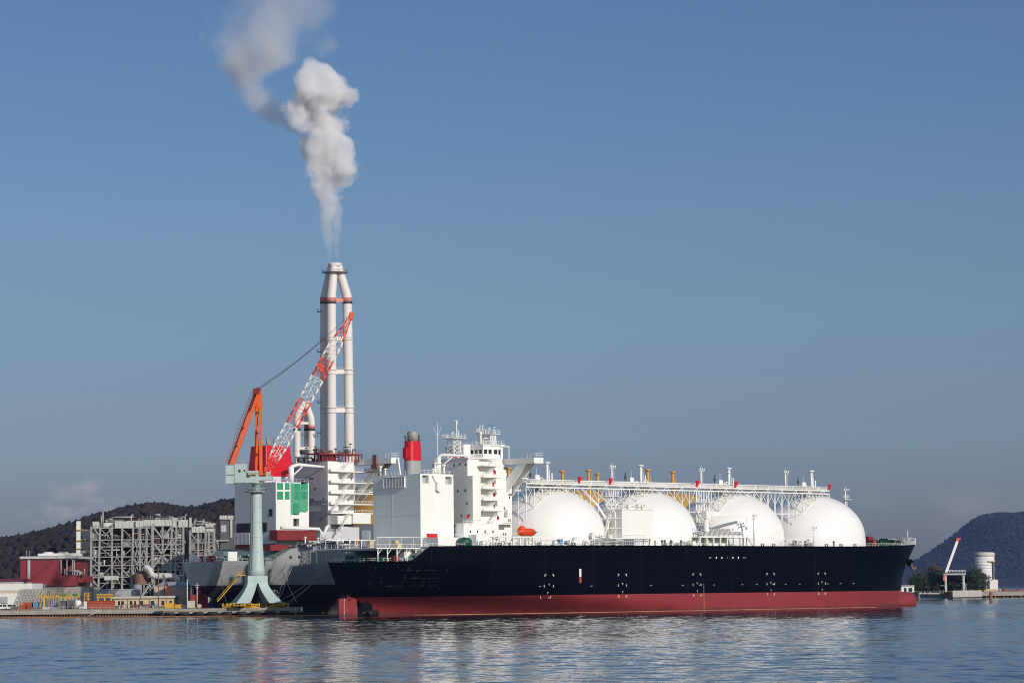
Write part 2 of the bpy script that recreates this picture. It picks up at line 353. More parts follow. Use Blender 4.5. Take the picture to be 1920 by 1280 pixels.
# ------------------------------------------------------------------ the setting: water, land, hills
def sea():
    """one sheet: real wavelets where the water is seen close, running out flat to the horizon on all sides"""
    rg = np.random.default_rng(3); NC = 600
    Y = [185.0]
    while Y[-1] < 1690: Y.append(Y[-1] + .34 + .8*(Y[-1]-185)/900 + max(0, Y[-1]-1000)*.002)
    Y = np.array(Y); NR = len(Y); u = np.linspace(-.225, .225, NC)
    X = u[None, :]*Y[:, None]; YY = np.repeat(Y[:, None], NC, 1); Z = np.zeros_like(X)
    sp = np.maximum(.34 + .8*(Y-185)/900 + np.maximum(0, Y-1000)*.002, .45*Y/NC)[:, None]
    for i in range(54):
        lam = 1.2*(11/1.2)**(i/53.0); th = rg.normal(1.25, .55); k = 2*math.pi/lam; kx, ky = k*math.cos(th), k*math.sin(th)
        a = WAVE_SLOPE*math.sqrt(2/54)/k*min(1, (6.0/lam)**.5)
        Z += a*np.clip(lam/(2.6*sp) - .4, 0, 1)*np.sin(kx*X + ky*YY + rg.uniform(0, 6.28))
    g = np.zeros_like(X)
    for i in range(9):
        lam = rg.uniform(60, 260); th = rg.uniform(0, 3.14); g += np.sin(2*math.pi/lam*(math.cos(th)*X*1.0 + math.sin(th)*YY*.45) + rg.uniform(0, 6.28))
    Z *= np.clip(.95 + .16*g, .45, 1.5)
    ed = np.minimum(np.clip(np.minimum(np.arange(NC), np.arange(NC)[::-1])/12.0, 0, 1)[None, :], np.clip(np.minimum(np.arange(NR), np.arange(NR)[::-1])/25.0, 0, 1)[:, None]); Z *= ed
    v = np.stack([X, YY, Z], -1).reshape(-1, 3)
    i0 = (np.arange(NR-1)[:, None]*NC + np.arange(NC-1)[None, :]).reshape(-1)
    q = np.stack([i0, i0+1, i0+NC+1, i0+NC], -1)
    far = np.array([(-9000, -300, 0), (9000, -300, 0), (9000, 15000, 0), (-9000, 15000, 0)], float); n = len(v); v = np.concatenate([v, far])
    c = [0, NC-1, NR*NC-1, (NR-1)*NC]; q2 = np.array([(n+i, n+(i+1) % 4, c[(i+1) % 4], c[i]) for i in range(4)]); q = np.concatenate([q, q2])
    me = bpy.data.meshes.new('water'); me.vertices.add(len(v)); me.vertices.foreach_set('co', v.reshape(-1)); me.loops.add(q.size); me.loops.foreach_set('vertex_index', q.reshape(-1).astype(np.int32))
    me.polygons.add(len(q)); me.polygons.foreach_set('loop_start', np.arange(0, q.size, 4, dtype=np.int32)); me.polygons.foreach_set('use_smooth', np.concatenate([np.ones(len(q)-4, bool), np.zeros(4, bool)]))
    me.materials.append(WATER); me.update(calc_edges=True); me.validate()
    o = bpy.data.objects.new('water', me); C.objects.link(o); tag(o, kind='structure'); OFF[o.name] = Vector((0, 0, 0))
WAVE_SLOPE = .043
sea()
def land(name, pts, z, mt):
    mb = MB(); n = len(pts); mb.add([(x, y, z) for x, y in pts] + [(x, y, -3) for x, y in pts], [list(range(n))] + [(i, n+i, n+(i+1) % n, (i+1) % n) for i in range(n)])
    return mb.build(name, None, mt, kind='structure')
GZ = 2.7
land('ground', [(-700, 987), (-122, 987), (-122, 1090), (40, 1330), (150, 1460), (150, 2050), (-700, 2050)], GZ, GROUND)
land('far_ground', [(262, 1700), (900, 1700), (900, 2600), (150, 2600), (150, 2051), (262, 2051)], 3.6, GROUND)
rng = random.Random(7)
def hill(name, prof, Y0, depth, seed, mt, nx, ny, rough, crown, count, forest_label):
    """prof: skyline as (photo column, photo row) at the ridge; the slope runs down to the water-level plain on both sides"""
    ridge = [at(px, py, Y0 + depth*.5) for px, py in prof]
    x0, x1 = ridge[0].x, ridge[-1].x
    def rz(x):
        for a, b in zip(ridge, ridge[1:]):
            if a.x <= x <= b.x: k = (x-a.x)/(b.x-a.x); k = k*k*(3-2*k)*.5 + k*.5; return a.z + (b.z-a.z)*k
        return 0
    def hz(x, t):                                               # t: 0 front foot .. 1 back foot
        s = math.sin(math.pi*min(1, max(0, t)))**.8
        n = noise.fractal(Vector((x/(depth*.35)+seed, t*2.2, seed)), .9, 2.1, 5)
        return max(1.5, rz(x)*s*(1 + n*rough*(1 - s*.9)) - crown*.5)
    vs = []; fs = []
    for j in range(ny+1):
        for i in range(nx+1):
            x = x0 + (x1-x0)*i/nx; t = j/ny; vs.append((x, Y0 + depth*t, hz(x, t) if 0 < j < ny else 0))
    for j in range(ny):
        for i in range(nx): a = j*(nx+1)+i; fs.append((a, a+1, a+nx+2, a+nx+1))
    MB().add(vs, fs, 0, True).build(name, None, mt, kind='structure')
    bm = bmesh.new(); bmesh.ops.create_icosphere(bm, subdivisions=1, radius=1); bv = [v.co.copy() for v in bm.verts]; bf = [[v.index for v in f.verts] for f in bm.faces]; bm.free()
    r = random.Random(seed); mb = MB()
    for k in range(count):
        x = r.uniform(x0, x1); t = r.uniform(.03, .56) if k % 5 else r.uniform(.46, .53); z = hz(x, t); s = crown*r.uniform(.5, 1.15)
        if z < 2: continue
        q = Vector((r.uniform(.8, 1.25), r.uniform(.8, 1.25), r.uniform(.75, 1.3)))*s*.6
        mb.add([Vector((v.x*q.x, v.y*q.y, v.z*q.z))*r.uniform(.72, 1.2) + Vector((x, Y0+depth*t, z + s*.35)) for v in bv], bf, 0, True)
    mb.build('forest', None, mt, forest_label, 'forest', kind='stuff')
hill('hill', [(-260, 1050), (-120, 1030), (0, 1014), (50, 1010), (90, 1002), (150, 985), (200, 968), (262, 951), (300, 947), (340, 955), (370, 957), (400, 950), (440, 942), (520, 930), (600, 925), (700, 935), (800, 960), (1000, 1040), (1100, 1090)],
     2150, 700, 3, WOODH, 120, 30, .24, 6.2, 14000, 'brown winter woodland covering the low hill behind the power plant')
hill('hill', [(1560, 1092), (1640, 1085), (1700, 1066), (1722, 1050), (1745, 1036), (1770, 1019), (1790, 1004), (1815, 984), (1830, 972), (1845, 965), (1870, 962), (1900, 963), (1925, 959), (1990, 955), (2080, 975), (2200, 1030), (2300, 1085)],
     11500, 2500, 11, WOODF, 130, 34, .26, 13, 13000, 'hazy blue wooded hill beyond the far quay and silo')

# ------------------------------------------------------------------ the two gas carriers
HB, LS = 24.5, 289.0
def lerp(a, b, t): return a + (b-a)*max(0, min(1, t))
def hull_parts(root, top_m, bot_m, zr, dz, klo, khi, label_t=None):
    """shell lofted over stations; dz raises the whole shell (a lighter ship floats higher); returns top(x)"""
    def top(x):
        z = lerp(17.0, 21.6, (x-klo)/(khi-klo)) if x < khi else 21.6 + .4*min(1, (x-khi)/60)
        return z + 1.4*max(0, (x-215)/74)**1.6 + dz
    def xa(z):
        z -= dz; return 0 if z >= 6.2 else (11.8 - 9.5*((z-1.5)/4.7)**1.4*1.24 if z > 1.5 else 11.8 + (1.5-z)*.4)
    def xs(z):
        z -= dz
        for (a, b), (c, d) in zip([(-6, 279), (6, 279), (10, 279.4), (14, 281.2), (18, 284.0), (23.6, 288.2)], [(6, 279), (10, 279.4), (14, 281.2), (18, 284.0), (23.6, 288.2), (30, 293)]):
            if a <= z <= c: return b + (d-b)*(z-a)/(c-a)
        return 279
    def hb(x, z):
        zz = z - dz; f0 = math.sqrt(max(0, zz-6.2)/10.8)*.36 if zz > 6.2 else 0
        La = lerp(128, 88, zz/6) if zz < 6 else lerp(90, 50, (zz-6)/10)
        t = max(0, min(1, (x - xa(z))/La)); fa = f0 + (1-f0)*(1-(1-t)**lerp(1.6, 2.3, zz/6))
        Lf = lerp(80, 70, zz/22); t = max(0, min(1, (xs(z)-x)/Lf)); ff = 1 - (1-t)**lerp(2.0, 2.3, zz/22)
        return HB*min(fa, 1)*ff
    ss = [0, .02, .05, .09, .14, .2, .27, .35, .45, .56, .68, .8, .9]
    cols = [('a', s) for s in ss] + [('m', x) for x in (96, 104, 120, 140, 160, 180, 195, 205)] + [('f', s) for s in (.0, .12, .24, .36, .46, .56, .65, .73, .8, .86, .91, .95, .98, 1)]
    def X(c, z):
        k, s = c
        if k == 'a': return xa(z) + (90 - xa(z))*s
        if k == 'm': return s
        return 212 + (xs(z) - 212)*s
    lo = [-5, -2.5, -1, 0, 1.5, 3, 4.5, max(4.8, zr - dz - .6), max(5.2, zr - dz)]; hiN = 9
    def grid(zs_of):                                            # rows of heights per column
        side = {}
        for sgn in (-1, 1):
            side[sgn] = [[Vector((x, sgn*hb(x, z), z)) for z, x in zs_of(c)] for c in cols]
        return side
    def low_rows(c): return [(z+dz, X(c, z+dz)) for z in lo]
    def hi_rows(c):
        zt = 22 + dz; 
        for _ in range(4): zt = top(X(c, zt))
        return [(z, X(c, z)) for z in (zr + (zt - zr)*i/hiN for i in range(hiN+1))]
    def emit(rows_fn, name, mt, deck):
        g = grid(rows_fn); mb = MB(); nc = len(cols); nr = len(g[-1][0])
        for sgn in (-1, 1):
            mb.add([v for col in g[sgn] for v in col], [((i*nr+j), (i+1)*nr+j, (i+1)*nr+j+1, i*nr+j+1) if sgn < 0 else (i*nr+j, i*nr+j+1, (i+1)*nr+j+1, (i+1)*nr+j) for i in range(nc-1) for j in range(nr-1)], 0, True)
        mb.add([v for v in g[-1][0]] + [v for v in g[1][0]], [(j, j+1, nr+j+1, nr+j) for j in range(nr-1)], 0)
        if deck:
            mb.add([c[-1] for c in g[-1]] + [c[-1] for c in g[1]], [(i, i+1, nc+i+1, nc+i) for i in range(nc-1)], 1)
            e = [c[-1] for c in g[-1]]
            mb.tube([v + Vector((0, .02, .03)) for v in e], .16, 5); mb.tube([c[-1] + Vector((0, -.02, .03)) for c in g[1]], .16, 5)
        return mb.build(name, root, mt)
    h = emit(hi_rows, 'hull', [top_m, GREENDECK], True)
    b = emit(low_rows, 'hull_bottom', bot_m, False)
    mb = MB(); rings = []
    for x, ry, rz_ in ((256, 2.6, 3.4), (266, 3.8, 4.0), (276, 4.0, 4.15), (281.5, 3.7, 4.1), (284.3, 3.0, 3.95), (285.7, 2.0, 3.5), (286.3, .9, 2.5), (286.4, .2, 1.2)):
        rings.append([Vector((x, ry*math.cos(q), 1.35 + dz*.7 + rz_*math.sin(q))) for q in [2*math.pi*i/20 for i in range(20)]])
    mb.add([v for r_ in rings for v in r_], [(i*20+j, i*20+(j+1) % 20, (i+1)*20+(j+1) % 20, (i+1)*20+j) for i in range(7) for j in range(20)] + [list(range(140, 160))], 0, True); mb.build('bulbous_bow', root, bot_m)
    mb = MB(); mb.prism([(-3.3, -.12, -3), (-3.3, -.12, 5.6+dz), (3.6, -.5, 5.9+dz), (4.2, -.5, 1), (2.8, -.4, -3)], (0, .7, 0)); mb.bar((.8, 0, 5+dz), (.8, 0, 8+dz), .7, 10); mb.build('rudder', root, BOOT)
    mb = MB(); c = Vector((7.4, 0, .9+dz));
    mb.bar(c - Vector((1.2, 0, 0)), c + Vector((5, 0, 0)), .75, 12, 1.2)
    for k in range(4):
        a = k*math.pi/2 + .5; d = Vector((0, math.cos(a), math.sin(a))); p = Vector((0, -d.z, d.y)); pts = []
        for s, wd in ((.6, .6), (1.8, 1.5), (3.0, 1.7), (4.0, 1.0)): pts += [(s, wd)]
        L_ = [c + d*s + p*wd + Vector((wd*.5, 0, 0)) for s, wd in pts]; R_ = [c + d*s - p*wd - Vector((wd*.5, 0, 0)) for s, wd in pts]
        mb.prism(L_ + R_[::-1], (.14, 0, 0))
    mb.build('propeller', root, PROP)
    return top, hb
GREENDECK = mat('deck_grey_green', (.17, .22, .21), .7, var=.2)
def marks(root, pts, name='hull_marking'):
    return pts
def gate_posts(mb, x0, x1, y, z, h, n): 
    for i in range(n): x = x0 + (x1-x0)*i/(n-1); mb.box(x-.14, y-.14, z, x+.14, y+.14, z+h)
def dome_h(x, y, xc, R=20.3, H=16.3, zc=25.4):
    q = 1 - ((x-xc)**2 + y*y)/R**2; return zc + H*math.sqrt(q) if q > 0 else 22
def tank(root, xc, mt, dz=0, R=20.3, H=16.3, zc=25.4):
    mb = MB(); prof = [(R+.5, 21.6+dz), (R+.5, 22.4+dz), (R+.12, 22.45+dz), (R+.12, zc-.3+dz), (R, zc-.25+dz)] + [(R*math.cos(a), zc+dz+H*math.sin(a)) for a in [math.pi/2*i/22 for i in range(22)]] + [(0, zc+dz+H)]
    mb.lathe(xc, 0, prof, 72, cap=False); return mb.build('tank_cover', root, mt)
TX = [88.5, 134.3, 180.2, 225.9]
def trestle(root, x0, x1, zb, dz, mt, y0=-9.2, y1=-5.2, tanks=TX):
    zc, zt = zb - 1.3, zb                                        # lower chord, walkway deck
    mb = MB(); mb.box(x0, y0, zt-.12, x1, y1, zt+.08)
    mb.rail([(x0, y0, zt), (x1, y0, zt)], 1.25, 1.9, .06); mb.rail([(x0, y1, zt), (x1, y1, zt)], 1.25, 1.9, .06)
    mb.build('walkway', root, mt)
    pm = MB()
    for k, (yy, zz, r) in enumerate([(y0+.55, zt+.5, .34), (y0+1.5, zt+.55, .28), (y1-.9, zt+.5, .42), (y1-1.8, zt+1.2, .18)]): pm.bar((x0+2, yy, zz), (x1-1-2*k, yy, zz), r, 8)
    for i in range(int((x1-x0)/7)): x = x0 + 3 + 7*i; pm.box(x-.15, y0+.1, zt+.08, x+.15, y1-.1, zt+1.0)
    pm.build('cargo_pipeline', root, mt)
    fr = MB(); n = round((x1-x0)/3.8); st = []
    for yy in (y0+.15, y1-.15):
        fr.beam((x0, yy, zc), (x1, yy, zc), .26, .34); fr.beam((x0, yy, zt-.2), (x1, yy, zt-.2), .2, .3)
        prev = None
        for i in range(n+1):
            x = x0 + (x1-x0)*i/n
            zb_ = 23.0
            xt = min(tanks, key=lambda t: abs(t-x)); h = dome_h(x, yy, xt) + dz
            if abs(x-xt) < 20.3: zb_ = h + .35
            else: zb_ = 25.5 + dz
            zb_ = max(zb_, 31.0)
            zb_ = min(zb_, zc - .1)
            if zc - zb_ > .5:
                fr.beam((x, yy, zb_), (x, yy, zc), .2, .2)
            if prev:
                px_, pz = prev
                if i % 2: fr.beam((px_, yy, zt-.2), (x, yy, max(zb_, zc-4.5)), .15)
                else: fr.beam((x, yy, zt-.2), (px_, yy, max(pz, zc-4.5)), .15)
                a, b = max(pz+.05, zc-7.5), max(zb_+.05, zc-7.5)
                if zc - min(a, b) > .4: fr.beam((px_, yy, a), (x, yy, b), .15)
            prev = (x, zb_)
    for i in range(n+1):
        x = x0 + (x1-x0)*i/n; fr.beam((x, y0+.15, zc), (x, y1-.15, zc), .16)
        if i < n: fr.beam((x, y0+.15, zc), (x + (x1-x0)/n, y1-.15, zc), .12)
    fr.build('trestle', root, mt)
def vent_mast(root, x, y, z, h, mt, k=1.0):
    mb = MB(); mb.bar((x, y, z), (x, y, z+h), .5*k, 12, .42*k); mb.lathe(x, y, [(.45*k, z+h*.80), (.8*k, z+h*.82), (.8*k, z+h*.84), (.45*k, z+h*.86)], 12)
    mb.lathe(x, y, [(.5*k, z+h-.5), (1.25*k, z+h-.25), (1.25*k, z+h-.05), (.5*k, z+h+.25), (0, z+h+.3)], 12)
    mb.bar((x+1.1, y, z), (x+1.1, y, z+h*.72), .14*k, 6); mb.bar((x+1.1, y, z+h*.72), (x+.3, y, z+h*.78), .12*k, 6); mb.bar((x+2.2, y, z), (x+2.2, y, z+h*.62), .26*k, 8)
    mb.build('vent_mast', root, mt)
def lamp_post(root, x, y, z, h, mt, arms=1.3, name='lamp_mast', ladder=True):
    mb = MB(); mb.bar((x, y, z), (x, y, z+h), .32, 8, .24); mb.box(x-arms, y-.5, z+h*.86, x+arms, y+.5, z+h*.86+.1); mb.rail([(x-arms, y-.5, z+h*.86), (x+arms, y-.5, z+h*.86)], .9, 1, .05)
    for dx in (-arms*.8, 0, arms*.8): mb.box(x+dx-.25, y-.75, z+h-.35, x+dx+.25, y-.3, z+h+.15)
    if ladder:
        for q in (.5, .95): mb.bar((x+q, y-.1, z), (x+q, y-.1, z+h*.85), .05, 4)
        for i in range(int(h)): mb.bar((x+.5, y-.1, z+i*.85), (x+.95, y-.1, z+i*.85), .04, 4)
    mb.bar((x, y, z+h), (x, y, z+h+1.0), .08, 5); mb.build(name, root, mt)
def dome_fittings(root, xc, zt, mt, seed, y=-3.0):
    r = random.Random(seed); mb = MB()
    for i in range(8):
        x = xc + r.uniform(-6, 5); yy = r.uniform(-4.5, 1.5); h = r.uniform(.8, 2.6); mb.bar((x, yy, zt-1), (x, yy, zt+h), r.uniform(.1, .3), 7)
        if i % 2: mb.tube([(x, yy, zt+h), (x+.4, yy, zt+h+.6), (x+1.1, yy, zt+h+.7), (x+1.7, yy, zt+h+.2), (x+1.9, yy, zt-.5)], .16, 6)
    for i in range(4): x = xc + r.uniform(-6, 5); yy = r.uniform(-5, 1); s = r.uniform(.4, .9); mb.box(x-s, yy-s, zt-1, x+s, yy+s, zt+r.uniform(.6, 1.8))
    mb.lathe(xc, 0, [(3.2, zt-2.6), (3.2, zt-.2), (3.6, zt-.15), (3.6, zt+.1)], 20); mb.rail([(xc-4, -4.4, zt), (xc+4, -4.4, zt), (xc+4, 2, zt)], 1.1, 1.3, .05)
    mb.build('dome_fittings', root, mt)
    mb = MB(); x = xc - 5.5; mb.box(x-1.0, -4, zt-.8, x+1.0, -2.4, zt+3.6); mb.bar((x+.6, -3, zt+3.6), (x+.6, -3, zt+6), .08, 5); mb.build('valve_cabinet', root, mt)
    mb = MB(); mb.bar((xc-8.4, -3.6, zt-.6), (xc-8.4, -3.6, zt+5.4), .22, 6); mb.box(xc-8.7, -3.9, zt+3, xc-8.1, -3.3, zt+4.2); mb.build('fire_monitor_post', root, STEELD)
def portholes(root, pts, axis, mt=DARKG):
    """axis 'x': on an athwartships face looking aft at x; 'y': on a fore-and-aft face looking to starboard"""
    for p in pts:
        mb = MB(); x, y, z = p[:3]; w_, h_ = (p[3], p[4]) if len(p) > 3 else (.55, .8)
        if axis == 'x': mb.box(x-.03, y-w_/2, z-h_/2, x+.05, y+w_/2, z+h_/2); mb.box(x-.05, y-w_/2-.08, z+h_/2, x+.02, y+w_/2+.08, z+h_/2+.08, 1)
        else: mb.box(x-w_/2, y-.03, z-h_/2, x+w_/2, y+.05, z+h_/2); mb.box(x-w_/2-.08, y-.05, z+h_/2, x+w_/2+.08, y+.02, z+h_/2+.08, 1)
        mb.build('porthole', root, [mt, WHITE])
def winch(root, x, y, z, s=1.0, rot=0, mt=None):
    mb = MB(); mb.box(x-1.4*s, y-1.0*s, z, x+1.4*s, y+1.0*s, z+.3*s)
    for dx in (-1.1, -.3, .6, 1.2):
        mb.bar((x+dx*s-.06, y, z+1.2*s), (x+dx*s+.06, y, z+1.2*s), 1.0*s, 12)
    mb.bar((x-1.3*s, y, z+1.2*s), (x+1.4*s, y, z+1.2*s), .5*s, 10); mb.box(x-2.1*s, y-.6*s, z, x-1.3*s, y+.6*s, z+1.5*s); mb.build('mooring_winch', root, mt or GREENM)
def bollards(root, xs_, yf, zf):
    for x in xs_:
        mb = MB(); y, z = yf(x), zf(x)
        for d in (-.55, .55): mb.bar((x+d, y, z), (x+d, y, z+.9), .26, 8); mb.bar((x+d, y, z+.9), (x+d, y, z+1.02), .34, 8)
        mb.box(x-1.0, y-.4, z, x+1.0, y+.4, z+.12); mb.build('bollard', root, STEELD)
def deck_clutter(root, x0, x1, y0, y1, z, n, seed, mt, name='deck_pipework', hmax=3.2):
    r = random.Random(seed); mb = MB()
    for i in range(n):
        x = r.uniform(x0, x1); y = r.uniform(y0, y1); k = r.random()
        if k < .3: L_ = r.uniform(2, 9); zz = z + r.uniform(.4, hmax*.8); mb.bar((x, y, zz), (min(x+L_, x1), y, zz), r.uniform(.1, .28), 7); mb.bar((x, y, z), (x, y, zz), .1, 5)
        elif k < .55: h = r.uniform(.6, hmax); mb.bar((x, y, z), (x, y, z+h), r.uniform(.1, .35), 8); mb.lathe(x, y, [(.2, z+h), (.6, z+h+.1), (.5, z+h+.4), (0, z+h+.5)], 8)
        elif k < .75: s = r.uniform(.3, .9); mb.box(x-s, y-s*.7, z, x+s, y+s*.7, z+r.uniform(.7, 2.0))
        elif k < .9: mb.tube([(x, y, z), (x, y, z+1.2), (x+.3, y, z+1.7), (x+.9, y, z+1.8), (x+1.3, y, z+1.4)], .3, 8)
        else: mb.bar((x-.7, y, z+1.0), (x+.7, y, z+1.0), .8, 10); mb.box(x-.5, y-.5, z, x+.5, y+.5, z+.4)
    return mb.build(name, root, mt)
def lattice_mast(root, x, y, z, h, w_, mt, radar=True, name='radar_mast'):
    mb = MB()
    for a in (-1, 1):
        for b in (-1, 1): mb.bar((x+a*w_, y+b*w_, z), (x+a*w_*.8, y+b*w_*.8, z+h), .16, 5)
    n = 5
    for i in range(n):
        za, zb_ = z+h*i/n, z+h*(i+1)/n
        for b in (-1, 1):
            mb.bar((x-w_, y+b*w_, za), (x+w_*.9, y+b*w_, zb_), .1, 4); mb.bar((x+w_, y+b*w_, za), (x-w_*.9, y+b*w_, zb_), .1, 4); mb.bar((x-w_, y+b*w_, zb_), (x+w_, y+b*w_, zb_), .1, 4)
            mb.bar((x+b*w_, y-w_, za), (x+b*w_, y+w_, zb_), .1, 4)
    p = w_*1.75
    mb.box(x-p, y-p, z+h, x+p, y+p, z+h+.15); mb.rail([(x-p, y-p, z+h+.1), (x+p, y-p, z+h+.1), (x+p, y+p, z+h+.1), (x-p, y+p, z+h+.1), (x-p, y-p, z+h+.1)], 1.2, 1.1, .06)
    for dx, dy, hh in ((-.8, -.6, 2.0), (.9, -.3, 2.4), (.2, .8, 1.8), (-1.1, .6, 1.2)): mb.bar((x+dx*w_, y+dy*w_, z+h), (x+dx*w_, y+dy*w_, z+h+hh), .12, 6); mb.ball((x+dx*w_, y+dy*w_, z+h+hh), .3, 8, 5)
    o = mb.build(name, root, mt)
    if radar: mb = MB(); mb.bar((x+.4, y, z+h), (x+.4, y, z+h+3.0), .22, 8); mb.beam((x-1.6, y-.6, z+h+3.1), (x+2.4, y+.6, z+h+3.1), .3, .3); mb.build('radar_scanner', root, BLUEP)
    return o
def bridge_wing(root, x0, x1, yi, yo, z0, z1, mt, house_z):
    mb = MB(); sg = -1 if yo < yi else 1
    mb.box(x0, yi, z0, x1, yo, z1); mb.rail([(x0+.1, yo-sg*3.0, z1), (x0+.1, yo-sg*.1, z1), (x1-.1, yo-sg*.1, z1), (x1-.1, yo-sg*3.0, z1)], 1.5, 1.6, .07)
    w = mb.build('bridge_wing', root, mt)
    for xx in (x0+.15, x1-.85):                                  # two raking braces under the wing
        mb = MB(); a = yo - sg*3.6
        mb.prism([(xx, a, z0-.002), (xx, a - sg*4.2, z0-.002), (xx, yi, house_z+4.5), (xx, yi, house_z)], (.7, 0, 0)); mb.build('wing_brace', w, mt)
    for t in (.3, .75):
        mb = MB()
        y = lerp(yi+sg*3, yo-sg*5, t); z = lerp(house_z+1.2, z0-1.5, t); mb.box(x0+.85, y-.5, z-1.2, x1-.85, y+.5, z-.9); mb.build('brace_tie', w, mt)
    return w

A = Frame(650, 911)
ship = thing('gas_carrier', 'black hulled gas carrier with four white domes and a red bottom lying alongside in front', 'ship', A.o, TH)
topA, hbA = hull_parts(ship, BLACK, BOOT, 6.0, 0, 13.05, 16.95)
for x in TX: tank(ship, x, DOME)
W = WHITE
def bx(name, *a, mt=W, parent=None, lab=None): mb = MB(); mb.box(*a); return mb.build(name, parent or ship, mt, lab)
# poop: open mooring deck under a canopy deck
mb = MB(); mb.box(-1, -15.5, 21.0, 21, 15, 21.35); mb.box(21, -19, 21.0, 38, 19, 21.6)
for x in (0, 4, 8, 12, 16, 19.5):
    for y in (-15, 14.5): mb.bar((x, y, 17), (x, y, 21), .22, 6)
    mb.beam((x, -15.3, 20.8), (x, 14.8, 20.8), .25, .4); mb.bar((x, -15, 19.2), (x+1.8, -15, 21), .12, 5)
mb.rail([(-1, 15, 21.35), (-1, -15.5, 21.35), (21, -15.5, 21.35)], 1.1, 1.8, .06)
mb.build('poop_canopy', ship, W)
for x, y in ((1.5, -6), (5, -11), (9, -13), (12, -9), (4, 3), (9, 2), (15, -16)): winch(ship, x, y, 17.05, .9)
for x in (1.0, 3.4, 6.2, 8.4, 11, 12.6):
    mb = MB(); y = -hbA(x, 17)+.5; mb.bar((x, y, 17), (x, y, 18.0), .3, 8); mb.ball((x, y, 18.0), .38, 8, 5); mb.build('mooring_roller', ship, GREENM)
mb = MB(); mb.rail([(0, 8, 17), (0, -8, 17)] + [(x, -hbA(x, 17)+.2, 17) for x in (2, 5, 9, 13)], 1.1, 1.5, .06); mb.build('poop_railing', ship, W)
bx('port_deckhouse', 21.3, 11.4, 21.6, 30, 18.3, 29.4, mt=LGREY)
mb = MB()
for k in range(5): mb.box(21.1, 13.2+k*.8, 22.6, 21.3, 13.7+k*.8, 27.2)
mb.box(21.15, 12.9, 22.3, 21.28, 17.1, 27.5); mb.build('louvre', ship, W)
mb = MB(); mb.bar((-.5, -15, 24.6), (21, -15, 24.6), .12, 7); mb.bar((-.5, 10, 24.2), (21, 10, 24.2), .2, 7)
for x in (0, 5, 10, 15, 20): mb.bar((x, -15, 21.3), (x, -15, 24.6), .06, 5); mb.bar((x, 10, 21.3), (x, 10, 24.2), .12, 5)
mb.build('stern_pipe_rack', ship, W)
for x, y, h in ((3, -8, 1.6), (7.5, -3, 2.2), (12, -11, 1.4), (15.5, -6, 2.4)): mb = MB(); mb.box(x-.8, y-.7, 21.35, x+.8, y+.7, 21.35+h); mb.box(x-.9, y-.8, 21.35+h, x+.9, y+.8, 21.45+h); mb.build('canopy_locker', ship, CREAM)
bx('winch_cover', 7.2, -14.5, 17.05, 9.6, -12.9, 18.9, mt=PRIMR)
mb = MB(); mb.box(16.5, -17.3, 17, 21, -12, 20.9); mb.box(12.8, -13, 17, 16.5, -9, 20.6); mb.build('poop_house', ship, W)
# engine casing
mb = MB()
zc0, zc1 = 21.6, 45.0
mb.panel((21.25, -11.5, zc0), (1,0,0), (0,0,1), (0,1,0), 14.4, zc1-zc0, [(.9, 20.3, 3.6, 22.9, 1.6, 1), (10.9, 20.2, 13.6, 22.6, 1.6, 1)])
mb.add([(21.25,-11.5,zc0),(21.25,11.3,zc0),(21.25,11.3,zc1),(21.25,-11.5,zc1)], [(0,1,2,3)])
mb.add([(35.65,-11.5,zc0),(35.65,11.3,zc0),(35.65,11.3,zc1),(35.65,-11.5,zc1)], [(0,1,2,3)])
mb.add([(21.25,11.3,zc0),(35.65,11.3,zc0),(35.65,11.3,zc1),(21.25,11.3,zc1)], [(0,1,2,3)])
mb.add([(21.25,-11.5,zc1),(35.65,-11.5,zc1),(35.65,11.3,zc1),(21.25,11.3,zc1)], [(0,1,2,3)])
mb.box(21.19, -11.56, 31.9, 21.25, 11.3, 32.0); mb.box(21.19, 1.7, 22, 21.25, 1.8, 44.9)
cas = mb.build('engine_casing', ship, [W, LGREY])
mb = MB()
for k in range(7):
    y = 5.6 - k*1.45; mb.box(20.75, y-1.3, 41.0, 21.25, y-1.2, 44.1)
    for z in range(10): mb.box(20.8, y-1.15, 41.1+z*.29, 21.2, y+.12, 41.28+z*.29)
mb.box(20.7, -4.5, 40.85, 21.25, 5.9, 41.0); mb.box(20.7, -4.5, 44.1, 21.25, 5.9, 44.25); mb.box(20.7, 5.75, 41, 21.25, 5.9, 44.1); mb.build('louvre', cas, W)
mb = MB(); mb.prism([(26.2, -11.53, 44.4), (31.2, -11.53, 44.4), (30.1, -11.53, 42.4), (27.4, -11.53, 42.4)], (0, -.55, 0), 1); mb.prism([(27.5, -11.53, 42.4), (30.0, -11.53, 42.4), (30.0, -11.53, 39.8), (28.6, -11.53, 39.2), (27.5, -11.53, 39.8)], (0, -1.2, 0)); mb.build('intake_chute', cas, [W, W])
mb = MB(); mb.rail([(21.3, 11.2, zc1), (21.3, -11.4, zc1), (35.6, -11.4, zc1), (35.6, 11.2, zc1)], 1.15, 1.7, .06); mb.build('casing_railing', cas, W)
for x, y, h in ((22.5, 9, 2.6), (22.8, 7, 1.8), (23.5, 10, 1.4), (30, -9, 3.2), (31.3, -8, 2.0), (33.4, -9.5, 2.6), (34.2, 6, 3.4), (28.5, -9.8, 1.3)):
    mb = MB(); mb.bar((x, y, zc1), (x, y, zc1+h), .3, 8); mb.lathe(x, y, [(.3, zc1+h), (.75, zc1+h+.1), (.6, zc1+h+.5), (0, zc1+h+.6)], 8); mb.build('casing_vent', ship, W)
mb = MB(); mb.prism([(22.6, 2.4, zc1), (22.6, -.4, zc1), (22.6, .7, zc1+5.4), (22.6, 1.3, zc1+5.4)], (.5, 0, 0)); mb.build('casing_stay', ship, W)
